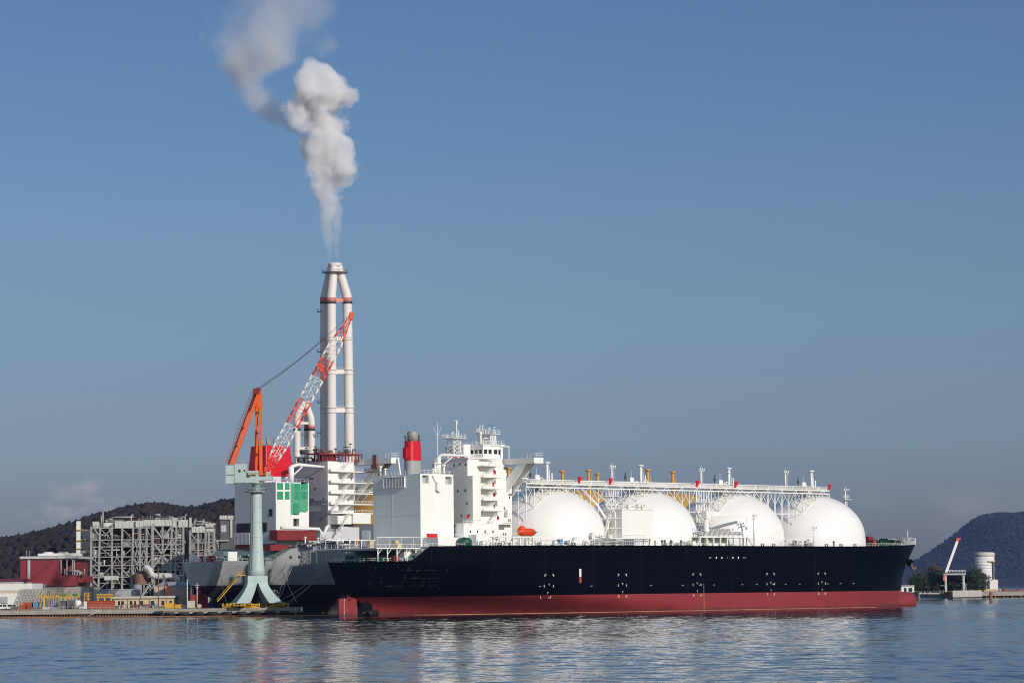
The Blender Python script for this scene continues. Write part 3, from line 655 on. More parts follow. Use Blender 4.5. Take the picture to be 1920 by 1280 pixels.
mb = MB(); mb.box(23.8, -12.4, 24.6, 27.6, -11.55, 25.9); mb.build('hose_box', ship, FRED)
# funnel
def rr(x0, x1, y0, y1, r, z, n=5):
    pts = []
    for cx, cy_, a0 in ((x1-r, y1-r, 0), (x0+r, y1-r, 90), (x0+r, y0+r, 180), (x1-r, y0+r, 270)):
        for i in range(n+1): a = rad(a0 + 90*i/n); pts.append((cx + r*math.cos(a), cy_ + r*math.sin(a), z))
    return pts
def loft(mb, a, b, mi=0, cap=True):
    n = len(a); mb.add(a + b, [(i, (i+1) % n, n+(i+1) % n, n+i) for i in range(n)] + ([list(range(n, 2*n))] if cap else []), mi); return mb
mb = MB(); loft(mb, rr(25.6, 31.3, -1.95, 1.95, 1.7, zc1), rr(25.6, 31.3, -1.95, 1.95, 1.7, 49.7), cap=True); fun = mb.build('funnel', ship, PRIMG)
mb = MB(); loft(mb, rr(25.55, 31.35, -2.0, 2.0, 1.7, 49.7), rr(25.7, 31.1, -1.9, 1.9, 1.65, 55.9)); mb.box(25.0, -.6, 50.4, 25.7, 1.0, 53.8); mb.build('red_band', fun, FRED)
mb = MB(); mb.lathe(28.5, 0, [(1.75, 55.9), (1.75, 58.9), (1.6, 59.1), (1.55, 58.0), (0, 57.9)], 16); mb.build('exhaust_pipe', fun, STEEL)
for x, y, h in ((26.4, -.6, 57.4), (30.6, -.7, 57.7), (30.4, .6, 57.2), (26.2, .8, 57.0)):
    mb = MB(); mb.bar((x, y, 55.9), (x, y, h), .28, 8); mb.bar((x, y, h), (x-.5, y, h+.7), .28, 8); mb.build('exhaust_pipe', fun, STEELD)
# provision crane on the casing
mb = MB(); mb.bar((32.4, -8, zc1), (32.4, -8, 50.6), .95, 14, .8); mb.bar((32.4, -8, 48.4), (32.4, -8, 48.6), 1.2, 14); cr_ = mb.build('provision_crane', ship, W)
mb = MB(); mb.tube([(32.2, -8, 49.6), (32.4, -8.3, 50.9), (33.2, -9, 51.3), (40.6, -15.4, 50.9)], [.5, .55, .5, .3], 8); mb.bar((32.8, -8.4, 47.5), (36, -11, 50.7), .22, 6); mb.build('crane_boom', cr_, W)
# accommodation
def loc_box(x0, y0, z0, x1, y1, z1): mb = MB(); mb.box(x0, y0, z0, x1, y1, z1); return mb
mb = MB()
mb.box(40.85, -15, 21.7, 44.4, 1.2, 44.6); mb.box(40.85, -12.6, 44.6, 46, 1.2, 50.2)     # after block with its stepped shoulder
mb.box(44.4, -11.2, 21.7, 57.0, 1.2, 50.2); mb.box(52, 1.2, 21.7, 57.05, 15, 50.2)
mb.prism([(57.0, -11.2, 21.7), (62.0, -11.2, 21.7), (62.0, -11.2, 42.2), (60.4, -11.2, 44.4), (58, -11.2, 49.2), (57.0, -11.2, 49.2)], (0, 22.3, 0))
mb.box(40.6, -13.0, 50.2, 52.5, 1.4, 50.6)
acc = mb.build('accommodation', ship, W)
mb = MB(); mb.box(36.5, -15.2, 21.7, 52, -11.2, 29.0); mb.box(36.4, -15.3, 29.0, 58, -11.1, 29.3); mb.rail([(36.5, -15.2, 29.3), (58, -15.2, 29.3)], 1.1, 1.6, .055); mb.build('lower_deckhouse', ship, W)
mb = MB(); mb.box(38.5, -19.0, 21.7, 44.2, -15.3, 25.6); mb.box(22, -18.8, 21.7, 36, -12.0, 24.6); mb.rail([(22, -18.7, 24.6), (36, -18.7, 24.6)], 1.1, 1.6, .055); mb.build('side_deckhouse', ship, W)
levels = [33.4, 36.8, 40.5, 44.2, 47.9]
for i, z in enumerate(levels):
    mb = MB(); mb.box(45.2, -15.4, z-.12, 55.4 - i*.3, -11.2, z+.1); mb.rail([(45.3, -15.3, z+.1), (55.2 - i*.3, -15.3, z+.1)], 1.1, 1.4, .05); mb.box(45.2, -15.4, z+.1, 47.6, -15.3, z+1.1)
    pl = mb.build('side_platform', acc, W)
    mb = MB(); z2 = levels[i+1] if i < 4 else 49.8; mb.stair((47.4, -14.2, z+.1), (51.6, -14.2, z2-.05), .9); mb.build('outside_stair', acc, W)
mb = MB(); mb.stair((49.8, -14.2, 29.3), (53.0, -14.2, 33.3), .9); mb.build('outside_stair', acc, W); mb = MB(); mb.stair((36, -14.4, 24.7), (40.4, -15.4, 29.3), .9); mb.build('outside_stair', acc, W)
portholes(acc, [(40.85, y, z) for y, z in ((-6.3, 48.3), (-9.0, 48.5), (-11.8, 48.3), (-8.0, 39.8), (-11.5, 39.9), (-6, 35.6), (-12.3, 35.8), (-9.5, 31.9), (-13.2, 31.9), (-5.5, 46), (-6.2, 28.6), (-12.8, 28.6), (-6.0, 44.4))], 'x')
portholes(acc, [(x, -11.2, z) for x, z in ((58.6, 47.5), (59.6, 47.5), (60.2, 43.3), (61.2, 42.6), (60.9, 38), (58.5, 34.5), (60.3, 30.5), (61.1, 30.5), (58, 26), (59, 26), (54, 34.8), (52, 27.0))], 'y')
portholes(acc, [(x, -15.2, z) for x, z in ((39.4, 26.6), (42.6, 26.6), (46, 26.6), (49.5, 26.6))], 'y')
for x, y, z in ((54.3, -11.2, 46), (53.6, -11.2, 42), (54.0, -11.2, 38.6), (55.6, -11.2, 31.2), (54.4, -11.2, 26.4), (38.2, -15.2, 31.4)):
    mb = MB(); mb.tube([(x + .36*math.cos(q), y-.14, z + .36*math.sin(q)) for q in [i*math.pi/6 for i in range(13)]], .11, 6); mb.box(x-.5, y-.05, z-.55, x+.5, y-.01, z+.55); mb.build('lifebuoy', acc, FRED)
mb = MB(); mb.box(58.3, -11.6, 31.6, 59.6, -11.22, 34.0); mb.box(57.2, -14, 29.3, 61, -11.25, 29.55); mb.build('side_door', acc, LGREY)
# wheelhouse, wing, masts
mb = MB(); z0, z1 = 50.65, 54.9
mb.panel((51.2, -9, z0), (0,1,0), (0,0,1), (1,0,0), 18, z1-z0, [(.5+k*2.0, 1.55, 2.2+k*2.0, 2.9, .25, 1) for k in range(8)])
mb.panel((51.2, -9, z0), (1,0,0), (0,0,1), (0,1,0), 9, z1-z0, [(.5, 1.5, 2.0, 2.95, .25, 1), (2.5, 1.5, 4.0, 2.95, .25, 1), (4.9, 1.5, 6.6, 2.95, .25, 1), (7, 1.3, 8.3, 3.0, .25, 1)])
mb.add([(60.2,-9,z0),(60.2,9,z0),(60.2,9,z1),(60.2,-9,z1)], [(0,1,2,3)]); mb.add([(51.2,9,z0),(60.2,9,z0),(60.2,9,z1),(51.2,9,z1)], [(0,1,2,3)])
mb.box(50.9, -9.4, z1, 60.8, 9.3, z1+.35); mb.rail([(51, 9, z1+.35), (51, -9.2, z1+.35), (60.6, -9.2, z1+.35)], 1.15, 1.2, .06)
mb.box(51.3, -10.2, 49.2, 58.8, -9.02, 50.6); wh = mb.build('wheelhouse', ship, [W, DARKG])
mb = MB(); mb.box(54, -10.24, 49.9, 57.6, -10.2, 50.4); mb.build('window_slot', wh, DARKG)
mb = MB(); mb.box(59, -9.3, z0+.1, 59.25, -9.05, z1); mb.box(62.6, -9.3, 50.6, 62.9, -9.0, z1); mb.box(59, -9.4, z1-.3, 62.9, -8.8, z1); mb.build('wing_shelter', wh, W)
bridge_wing(ship, 59.3, 63.6, -9.02, -24.5, 48.7, 50.5, W, 37.4)
bridge_wing(ship, 59.3, 63.6, 9.02, 24.5, 48.7, 50.5, W, 37.4)
lattice_mast(ship, 45.6, -1.2, 50.6, 6.6, 1.7, W, False, 'signal_mast')
mb = MB(); mb.box(47.8, -3.4, 50.6, 50.9, -.6, 55.4); mb.bar((46.8, -1.2, 57), (46.8, -1.2, 63.2), .24, 8, .12); mb.bar((45.9, -1.2, 63.0), (47.4, -1.2, 63.3), .1, 5); mb.bar((47.3, -1.2, 63), (47.3, -1.2, 61.8), .1, 5); mb.build('mast_pole', ship, W)
lattice_mast(ship, 59, -4.5, z1+.35, 3.6, 1.35, W, True)
lattice_mast(ship, 57.2, -1.5, z1+.35, 4.2, .9, W, False)
mb = MB(); mb.bar((52.6, -6.5, z1+.3), (52.6, -6.5, z1+3.8), .3, 8); mb.ball((52.6, -6.5, z1+4.1), .62); mb.bar((54.2, -6, z1), (54.2, -6, z1+2.6), .15, 6); mb.box(53.9, -6.6, z1+2.4, 56, -5.4, z1+2.6); mb.build('radome', ship, W)
mb = MB(); mb.bar((33.4, -6.5, 45), (33.4, -6.5, 62.0), .16, 6, .06)
for a, b in ((-1.6, 3), (1.6, 3), (0, 0)): mb.bar((33.4, -6.5, 57.4), (33.4+a*.6, -6.5-a*.6, 57.4+b), .06, 4)
mb.build('whip_antenna', ship, W)
mb = MB(); mb.rail([(40.7, 1.2, 50.6), (40.7, -12.8, 50.6), (50, -12.8, 50.6)], 1.15, 1.5, .06); mb.bar((41.2, -2.6, 50.6), (41.2, -2.6, 51.7), .5, 8); mb.build('roof_railing', ship, W)
mb = MB(); mb.box(42, -5, 50.62, 43.4, -3.6, 51.9); mb.box(44, -7, 50.62, 45, -6, 51.4); mb.build('roof_locker', ship, FRED)
# domes' fittings and the long pipe walkway over them
trestle(ship, 70.5, 226.5, 43.0, 0, W)
for i, x in enumerate(TX):
    vent_mast(ship, x - 1.0, -2, 41.2, 9.2, W); dome_fittings(ship, x - 2, 42.4, W, 20+i)
for x in (113.6, 158.8, 204.3): lamp_post(ship, x, -7, 43, 6.6, W)
for x, z in ((95.5, 43.6), (110.5, 43.4), (154.2, 43.3), (174.5, 43.4), (226.4, 43.4)):
    mb = MB(); mb.box(x-.7, -9.7, z+.6, x+.7, -9.3, z+1.9); mb.box(x-.5, -9.3, z-.3, x+.5, -8.9, z+.6); mb.build('hose_cabinet', ship, FRED)
lamp_post(ship, 245, -1.5, 22.3, 21.6, W, 1.6, 'foremast'); mb = MB(); mb.box(243, -3, 34.5, 247, 0, 34.7); mb.rail([(243, -3, 34.7), (247, -3, 34.7)], 1.1, 1.3, .06); mb.box(243.4, -3, 40, 246.8, -.4, 40.2); mb.build('mast_platform', ship, W)
# machinery house between the first two domes
mb = MB(); mb.box(102.5, -22.2, 24.4, 117.5, -14.4, 34.1); mb.box(102.3, -22.4, 34.1, 117.7, -14.2, 34.4); mb.rail([(102.5, -14.4, 34.4), (102.5, -22.2, 34.4), (117.5, -22.2, 34.4)], 1.1, 1.5, .055)
for x in (103.5, 109, 114, 117): mb.box(x-.3, -21.6, 21.7, x+.3, -21.0, 24.4)
mr_ = mb.build('machinery_house', ship, W)
mb = MB(); mb.box(96, -22.6, 24.5, 114, -16.5, 24.75); mb.box(98.5, -22.9, 23.6, 102, -20, 24.45); mb.stair((98, -18, 24.7), (102, -18, 34), .8); mb.tube([(102.2, -16.6, 24), (101.8, -16.6, 30), (99, -14, 36), (96.5, -9, 41.6)], .4, 8); mb.tube([(101.6, -20, 22), (101.6, -20, 33), (100.8, -19, 35.5), (98.5, -12, 41.5)], .25, 8)
for z in (28, 31.3): mb.beam((102.4, -22.3, z), (97.5, -15, z), .14, .2)
mb.rail([(95, -22.8, 24.75), (114, -22.8, 24.75)], 1.1, 1.4, .05); mb.build('machinery_platform', ship, W)
deck_clutter(ship, 104, 116, -21.5, -15, 34.4, 12, 41, W, 'roof_vents', 2.2)
mb = MB()
for i in range(5):
    x = 110 + i*1.1; mb.bar((x, -9.0, 27), (x, -9.0, 41.8), .14, 5)
for z in (29, 32.5, 36, 39): mb.box(107, -10.4, z, 114.8, -4.5, z+.15); mb.rail([(107, -10.4, z+.15), (114.8, -10.4, z+.15)], 1.1, 1.5, .05)
mb.stair((107.6, -9.6, 29.1), (111.5, -9.6, 32.5)); mb.stair((111.5, -9.6, 32.6), (107.6, -9.6, 36)); mb.stair((107.6, -9.6, 36.1), (111.5, -9.6, 39)); mb.build('stair_tower', ship, W)
mb = MB()
for i in range(6): x = 154 + i*1.3; mb.bar((x, -9.0, 25), (x, -9.0, 41.8), .16 + .1*(i % 2), 6)
for z in (27, 30.5, 34, 37.5): mb.box(153, -10.4, z, 161, -4.5, z+.15); mb.rail([(153, -10.4, z+.15), (161, -10.4, z+.15)], 1.1, 1.5, .05)
mb.stair((153.6, -9.6, 27.1), (157.5, -9.6, 30.5)); mb.stair((157.5, -9.6, 30.6), (153.6, -9.6, 34)); mb.stair((153.6, -9.6, 34.1), (157.5, -9.6, 37.5)); mb.build('stair_tower', ship, W)
# cargo manifold with its hose crane
mb = MB(); mb.box(139.5, -23.6, 25.0, 165, -15, 25.5); 
for i in range(8): x = 140 + i*3.5; mb.box(x-.25, -23.3, 21.7, x+.25, -22.8, 25.0)
mb.box(140.2, -19, 21.7, 158, -15.4, 25); mb.rail([(139.5, -23.5, 25.5), (165, -23.5, 25.5)], 1.1, 1.5, .055); mb.stair((168.6, -22.6, 22), (165.2, -22.6, 25.4)); mb.build('manifold_platform', ship, W)
mb = MB()
for i in range(9):
    x = 141 + i*2.6; mb.bar((x, -15, 26.6), (x, -22.8, 26.6), .38, 10); mb.bar((x, -22.8, 26.6), (x, -23.1, 26.6), .62, 10); mb.bar((x, -19, 25.5), (x, -19, 28.2), .16, 6); mb.bar((x-.6, -19, 28.2), (x+.6, -19, 28.2), .1, 6)
mb.bar((140, -16.5, 27.8), (163, -16.5, 27.8), .35, 8); mb.bar((140, -17.6, 26.9), (163, -17.6, 26.9), .25, 8); mb.build('cargo_manifold', ship, LGREY)
mb = MB(); mb.bar((146.3, -20.5, 21.7), (146.3, -20.5, 32.6), 1.0, 14, .85); mb.box(145.2, -21.6, 31.6, 147.6, -19.4, 34.2); hc = mb.build('hose_crane', ship, W)
mb = MB(); mb.prism([(147.0, -20.9, 32.4), (147.0, -20.9, 34.2), (168, -20.9, 33.2), (168, -20.9, 32.5)], (0, .9, 0)); mb.bar((147, -20.5, 30.8), (154, -20.5, 32.6), .25, 6); mb.bar((167.4, -20.5, 32.4), (167.4, -20.5, 29), .06, 4); mb.box(167, -20.9, 27.8, 167.8, -20.1, 29); mb.build('crane_boom', hc, W)
lamp_post(ship, 168.6, -22.8, 22, 11, W, 1.1, ladder=False)
lamp_post(ship, 200.8, -22.8, 22.3, 6.6, W, 1.4, ladder=False)
# deck edge
deck_clutter(ship, 58, 102, -23, -20.6, 21.9, 46, 5, W, hmax=2.6); deck_clutter(ship, 118, 140, -23, -20.8, 22.0, 16, 6, W, hmax=1.8); deck_clutter(ship, 186, 200, -23, -21, 22.2, 14, 8, LGREY, hmax=2.2); deck_clutter(ship, 38, 60, -22.5, -19, 21.8, 26, 9, W, hmax=2.6)
deck_clutter(ship, 88, 101, -22.5, -17, 24.75, 16, 14, W, hmax=3.6)
mb = MB(); mb.rail([(x, -hbA(x, topA(x))+.35, topA(x)) for x in (17, 30, 45, 58, 75, 95, 120, 150, 180, 205, 225, 240, 252, 262, 270, 276, 281, 285)], 1.15, 2.2, .05); mb.build('deck_railing', ship, W)
mb = MB(); mb.box(44, -23.3, 24.6, 62, -19.5, 24.9)
for x in range(45, 62, 3): mb.box(x-.25, -23.2, 21.8, x+.25, -22.8, 24.6); mb.box(x-.2, -20, 21.8, x+.2, -19.6, 24.6)
mb.rail([(44, -23.2, 24.9), (53, -23.2, 24.9)], 1.1, 1.4, .055); mb.tube([(54, -22, 24.9), (54.3, -22, 28), (53.5, -23.4, 29.6)], .22, 6); mb.tube([(60, -22, 24.9), (60.3, -22, 28), (60.9, -23.4, 29.6)], .22, 6); mb.build('boat_deck', ship, W)
mb = MB(); mb.box(40, -19.6, 25.8, 44.5, -18.8, 25.9); mb.lathe(31.8, -20.6, [(2.4, 21.8), (2.4, 23.6), (1.7, 24.4), (0, 24.7)], 14); mb.build('rescue_boat_cover', ship, GREENM)
bollards(ship, [30, 44.6, 62, 78, 92, 122, 128, 134, 172, 178, 188, 196, 207, 215, 223, 231, 240], lambda x: -hbA(x, topA(x))+.9, topA)
mb = MB()
for x in (96.5, 97.6, 120.5, 121.8, 125, 130, 190, 211): mb.bar((x, -23.6, 22), (x, -23.6, 23.6), .28, 8); mb.ball((x, -23.6, 23.7), .45, 8, 5)
mb.build('deck_vents', ship, STEELD)
mb = MB(); mb.bar((88, -24.1, 23.6), (113, -24.1, 23.6), .22, 6); mb.bar((88, -24.1, 24.3), (113, -24.1, 24.3), .12, 6)
for i in range(26): x = 88 + i; mb.bar((x, -24.1, 22.0), (x, -24.1, 24.4), .07, 4)
mb.build('gangway', ship, LGREY)
mb = MB(); mb.bar((81, -22.6, 23.4), (81, -21, 23.4), 1.5, 14); mb.bar((90, -22, 23), (93, -22, 23), 1.3, 14); mb.build('hose_reel', ship, W)
mb = MB(); mb.box(72.8, -22.5, 22.6, 74.2, -21.2, 24.2); mb.box(76, -22.5, 22.4, 76.8, -21.2, 23.6); mb.build('deck_locker', ship, BLUEP)
# forecastle
bz = topA(262)
for x, y, s in ((261.5, -1, 1.05), (266.5, -2, 1.15), (271.5, -1, 1.0), (276.5, -.5, .85)): winch(ship, x, y, topA(x), s*1.15)
mb = MB(); mb.box(255.8, -3.5, 22.8, 258.6, -1, 26.4); mb.box(254, -7, 22.6, 256, -4.5, 25.0); mb.build('bosun_store', ship, PRIMR)
mb = MB(); mb.bar((268, -5, bz+.5), (272, -5, bz+3.3), .2, 6); mb.bar((272, -5, bz+3.3), (276, -5, bz+.5), .2, 6); mb.build('anchor_windlass', ship, RUST)
mb = MB(); L_ = [(x, -hbA(x, topA(x))-.02, topA(x)) for x in (279.5, 281.5, 283.6, 285.6, 287.2)] + [(288.4, 0, topA(288.2))]; R_ = [(a, -b, c) for a, b, c in L_[:-1]][::-1]; pts = L_ + R_
loft(mb, pts, [(a+.3, b*1.03, c+1.5) for a, b, c in pts], cap=False); mb.rail([(a+.3, b*1.03, c+1.5) for a, b, c in pts], 1.0, 1.3, .06); mb.build('bow_bulwark', ship, W)
mb = MB(); z = topA(284); mb.bar((283.7, 0, z), (283.7, 0, z+5.4), .16, 6); mb.tube([(284.6, 0, z), (284.9, 0, z+2.6), (285.6, 0, z+3), (286, 0, z+2.2)], .12, 6); mb.build('jackstaff', ship, W)
mb = MB(); x, z = 279.2, 17.0; y = -hbA(x, z); mb.bar((x, y+.9, z+.6), (x+.6, y-.7, z-.4), 1.15, 14); mb.bar((x+.5, y-.6, z-.3), (x+1.0, y-1.3, z-.9), 1.5, 14, 1.3); mb.build('hawse_pipe', ship, BLACK)
mb = MB(); a = Vector((x+1.2, y-1.7, z-1.6)); mb.beam(a + Vector((-.6, .5, 1.6)), a + Vector((0, 0, -1.4)), .55, .6); mb.prism([a + Vector((-1.7, 0, .1)), a + Vector((-1.3, 0, -1.1)), a + Vector((0, 0, -1.7)), a + Vector((1.3, 0, -1.1)), a + Vector((1.7, 0, .1)), a + Vector((.8, 0, -.7)), a + Vector((-.8, 0, -.7))], (0, -.6, 0)); mb.build('anchor', ship, RUST)
# painted marks on the side
def side_mark(mb, x, z, w_, h_, mi=0):
    y = -max(hbA(x-w_/2, z), hbA(x+w_/2, z)) - .03; mb.box(x-w_/2, y-.02, z-h_/2, x+w_/2, y+.05, z+h_/2, mi)
for x in (65.7, 99.9, 136.7, 175.0, 202.8):
    mb = MB()
    for dx in (-2.0, 2.0):
        for z in (5.75, 12.0):
            sz = .42 if z > 6 else -.42; side_mark(mb, x+dx, z+sz/2*1.6, .3, .75); side_mark(mb, x+dx-(.3 if dx > 0 else -.3), z+sz*1.5, .6, .28)
        side_mark(mb, x+dx, 8.9, .3, .8)
    side_mark(mb, x+.1, 9.6, .55, .2); side_mark(mb, x+.1, 9.3, .2, .5); side_mark(mb, x+.1, 6.9, .5, .2); side_mark(mb, x+.1, 6.6, .2, .5); mb.build('tug_marking', ship, CONCP)
for x in (62.0, 85.2, 113.8, 129.5, 138.2, 145.2, 160.0, 167.6, 176.2, 183, 190.6, 206, 213.6, 222):
    mb = MB(); side_mark(mb, x, 8.8, .9, .2); mb.build('hull_dash', ship, LGREY)
mb = MB(); side_mark(mb, 80.0, 13.2, .95, 2.5, 0); side_mark(mb, 80.0, 10.9, .95, 2.1, 1); mb.build('pilot_ladder_mark', ship, [WHITEW, CONTR])
mb = MB()
for i, (wd, mi) in enumerate([(.3, 0), (.5, 0), (.5, 0), (.45, 1), (.5, 0), (.5, 0), (.3, 0)]):
    x = 143.9 + i*2.85; side_mark(mb, x, 18.1, wd, .62 if 0 < i < 6 else .35, mi)
    if i in (0, 6): side_mark(mb, x + (-.8 if i == 0 else .8), 18.1, .25, .3, mi)
mb.build('name_lettering', ship, [WHITEW, CONTR])
mb = MB()
for i in range(14): side_mark(mb, 140.1, .9 + i*.62, .26, .26)
mb.build('draught_marks', ship, CONCP)
mb = MB()
for i in range(12):
    z = .9 + i*.5; y = -hbA(276.5, z); mb.box(276.5, y-.06, z, 276.75, y+.1, z+.24)
mb.build('draught_marks', ship, CONCP)
mb = MB()
for i in range(11): mb.box(-1.5, -.42, .4+i*.5, -1.2, -.2, .66+i*.5)
mb.build('draught_marks', ship, CONCP)
# lifeboat hangs in its davits: a thing of its own
def ship_pt(fr, x, y, z): c, q = math.cos(TH), math.sin(TH); return Vector((fr.o.x + x*c - y*q, fr.o.y + x*q + y*c, z))
lb = thing('lifeboat', 'orange enclosed lifeboat hung in davits beside the aftmost white dome', 'lifeboat', ship_pt(A, 57.2, -22.8, 24.95), TH)
mb = MB(); n = 14; rings = []
for i in range(n+1):
    t = i/n; x = -3.9 + 7.8*t; k = math.sqrt(max(.02, 1-(2*t-1)**4)); rings.append([Vector((x, 1.45*k*math.cos(a), 1.35 + (1.35*k if math.sin(a) > 0 else 1.25*k)*math.sin(a))) for a in [2*math.pi*j/14 for j in range(14)]])
mb.add([v for r_ in rings for v in r_], [(i*14+j, i*14+(j+1) % 14, (i+1)*14+(j+1) % 14, (i+1)*14+j) for i in range(n) for j in range(14)] + [list(range(14)), list(range(n*14, n*14+14))], 0, True); mb.build('boat_hull', lb, LBOAT)
mb = MB(); mb.ball((-2.0, 0, 2.6), (1.25, .95, .9), 12, 8); mb.build('steering_cupola', lb, LBOAT)
mb = MB(); mb.bar((-3.6, -1.42, 1.35), (3.6, -1.42, 1.35), .12, 6)
for x in (-1.2, .4, 2): mb.box(x-.3, -1.36, 1.8, x+.3, -1.2, 2.1)
mb.build('fender_rail', lb, CONTR)

# ------------------------------------------------------------------ the grey carrier behind, still in primer
B = Frame(371, 1005)
DZ = 1.6
def netting():                                                  # thin woven sheeting: some of what lies behind shows through
    m = bpy.data.materials.new('green_netting'); m.use_nodes = True; t = m.node_tree; b = t.nodes['Principled BSDF']; b.inputs['Base Color'].default_value = (.05, .42, .23, 1); b.inputs['Roughness'].default_value = .7
    g = t.nodes.new('ShaderNodeNewGeometry'); n = t.nodes.new('ShaderNodeTexNoise'); n.inputs['Scale'].default_value = .7; n.inputs['Detail'].default_value = 5; t.links.new(g.outputs['Position'], n.inputs['Vector'])
    mr = t.nodes.new('ShaderNodeMapRange'); t.links.new(n.outputs[0], mr.inputs[0]); mr.inputs[1].default_value = .3; mr.inputs[2].default_value = .7; mr.inputs[3].default_value = .40; mr.inputs[4].default_value = .60; t.links.new(mr.outputs[0], b.inputs['Alpha']); return m
NETTING = netting()
UNDER = mat('bottom_shade', (.035, .030, .032), .6, var=.2, scale=.2)  # shade under the grey hull, put into the colour of its bottom
g_ = thing('gas_carrier', 'grey primer gas carrier under construction with ochre domes moored behind the black one', 'ship', B.o, TH)
ship = g_
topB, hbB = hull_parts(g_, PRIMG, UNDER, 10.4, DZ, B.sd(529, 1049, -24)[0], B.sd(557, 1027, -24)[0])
GTX = [B.sd(p, 940, 0)[0] for p in (738, 912, 1087, 1262)]
for x in GTX: tank(g_, x, OCHRE, DZ, 21.5, 20.0, 25)
def bbox(name, px0, px1, pyt, pyb, y, depth, mt, x_off=0):
    x0, z1 = B.sd(px0, pyt, y); x1, _ = B.sd(px1, pyt, y); _, z0 = B.sd(px0, pyb, y); mb = MB(); mb.box(x0+x_off, y, z0, x1+x_off, y+depth, z1); return mb.build(name, g_, mt)
cx0, cz1 = B.sd(517, 903, -12); cx1 = B.sd(579, 903, -12)[0]; cyp = B.tr(440, 910, cx0)[0]; cz0 = 24
# casing: unfinished openings on the lit side, some hung with green sheeting
def H(px0, py0, px1, py1, d=1.5, mi=1):
    a = B.sd(px0, py0, -12); b = B.sd(px1, py1, -12); return (a[0]-cx0, b[1]-cz0, b[0]-cx0, a[1]-cz0, d, mi)
mb = MB()
mb.panel((cx0, -12, cz0), (1,0,0), (0,0,1), (0,1,0), cx1-cx0, cz1-cz0, [H(519.5, 905, 531, 918), H(534, 905, 543, 918), H(519.5, 921, 531, 936), H(534, 921, 543, 936), H(552, 906, 562, 919), H(564, 904, 577, 917), H(552, 921, 562, 936), H(564, 921, 577, 936), H(549.5, 943, 561, 965), H(550, 972, 561, 986)])
mb.add([(cx0,-12,cz0),(cx0,cyp,cz0),(cx0,cyp,cz1),(cx0,-12,cz1)], [(0,1,2,3)], 2); mb.add([(cx1,-12,cz0),(cx1,cyp,cz0),(cx1,cyp,cz1),(cx1,-12,cz1)], [(0,1,2,3)], 2); mb.add([(cx0,cyp,cz0),(cx1,cyp,cz0),(cx1,cyp,cz1),(cx0,cyp,cz1)], [(0,1,2,3)], 2); mb.add([(cx0,-12,cz1),(cx1,-12,cz1),(cx1,cyp,cz1),(cx0,cyp,cz1)], [(0,1,2,3)], 2)
LG2 = mat('pale_grey_paint', (.56, .56, .58), .5, var=.04)
cas = mb.build('engine_casing', g_, [WHITE, VOID, LG2])
mb = MB()
def sheet(px0, py0, px1, py1, seed):
    a = B.sd(px0, py0, -12); b = B.sd(px1, py1, -12); n = 10; vs = []
    for j in range(n+1):
        for i in range(n+1):
            x = lerp(a[0], b[0], i/n); z = lerp(a[1] - .5*math.sin(math.pi*i/n), b[1] - 1.0 + 1.7*(i/n)**.8 + .25*math.sin(i*1.3), j/n); vs.append((x, -12.25 - .35*abs(noise.noise(Vector((x*.6, z*.35, seed)))) , z))
    mb.add(vs, [(j*(n+1)+i, j*(n+1)+i+1, (j+1)*(n+1)+i+1, (j+1)*(n+1)+i) for j in range(n) for i in range(n)], 0, True); 
    vs2 = [(x, y+.04, z) for x, y, z in vs]; mb.add(vs2, [(j*(n+1)+i, j*(n+1)+i+1, (j+1)*(n+1)+i+1, (j+1)*(n+1)+i) for j in range(n) for i in range(n)], 0, True)
sheet(544.5, 904, 577, 961, 1); mb.build('green_sheeting', cas, NETTING)
mb = MB()
for q in ((520, 905.5, 530.8, 918), (534, 905.5, 543, 918), (520, 921, 530.8, 936), (534, 921, 543, 936)):
    a = B.sd(q[0], q[1], -12); b = B.sd(q[2], q[3], -12); mb.box(a[0]+.1, -11.9, b[1]+.1, b[0]-.1, -11.8, a[1]-.1)
mb.build('window_sheeting', cas, TARP)
mb = MB(); mb.rail([(cx0, cyp, cz1), (cx0, -12, cz1), (cx1, -12, cz1)], 1.1, 1.8, .055); mb.build('casing_railing', cas, LG2)
x_ = cx0 - .04
def aft(name, px0, py0, px1, py1, mt, d=.35, n=0):
    y0, z1 = B.tr(px0, py0, cx0); y1, z0 = B.tr(px1, py1, cx0); mb = MB(); mb.box(x_-d, min(y0, y1), z0, x_, max(y0, y1), z1)
    for i in range(n): y = y0 + (y1-y0)*(i+.5)/n; mb.box(x_-d-.25, y-.2, z0, x_-d, y+.2, z1)
    mb.build(name, cas, mt)
aft('open_bay', 445, 981, 501, 996, VOID); aft('louvre', 442, 1000, 472, 1020, LG2, .6, 12); aft('door_opening', 505, 954, 511, 967, VOID, .1)
aft('lower_plating', 443, 1021, 516, 1027, PRIMR, .2)
bbox('red_engine_block', 520, 592, 993, 1012, -16.5, 4.4, PRIMR); bbox('red_engine_block', 507, 542, 1021, 1032, -17, 4, PRIMR)
mb = MB(); a = B.sd(527, 989, -17); b = B.sd(598, 991, -17); e = B.sd(610, 985, -17); mb.tube([(a[0], -17, a[1]), (b[0], -17, b[1]), (b[0]+1.2, -17, b[1]-1.6), (b[0]+1.6, -17, b[1]-3.5)], .55, 10); mb.tube([(b[0]+2, -17, b[1]-3), (b[0]+3.5, -17, b[1]+.4), (e[0]+1.5, -17, e[1])], .6, 10); mb.build('exhaust_duct', g_, WHITE)
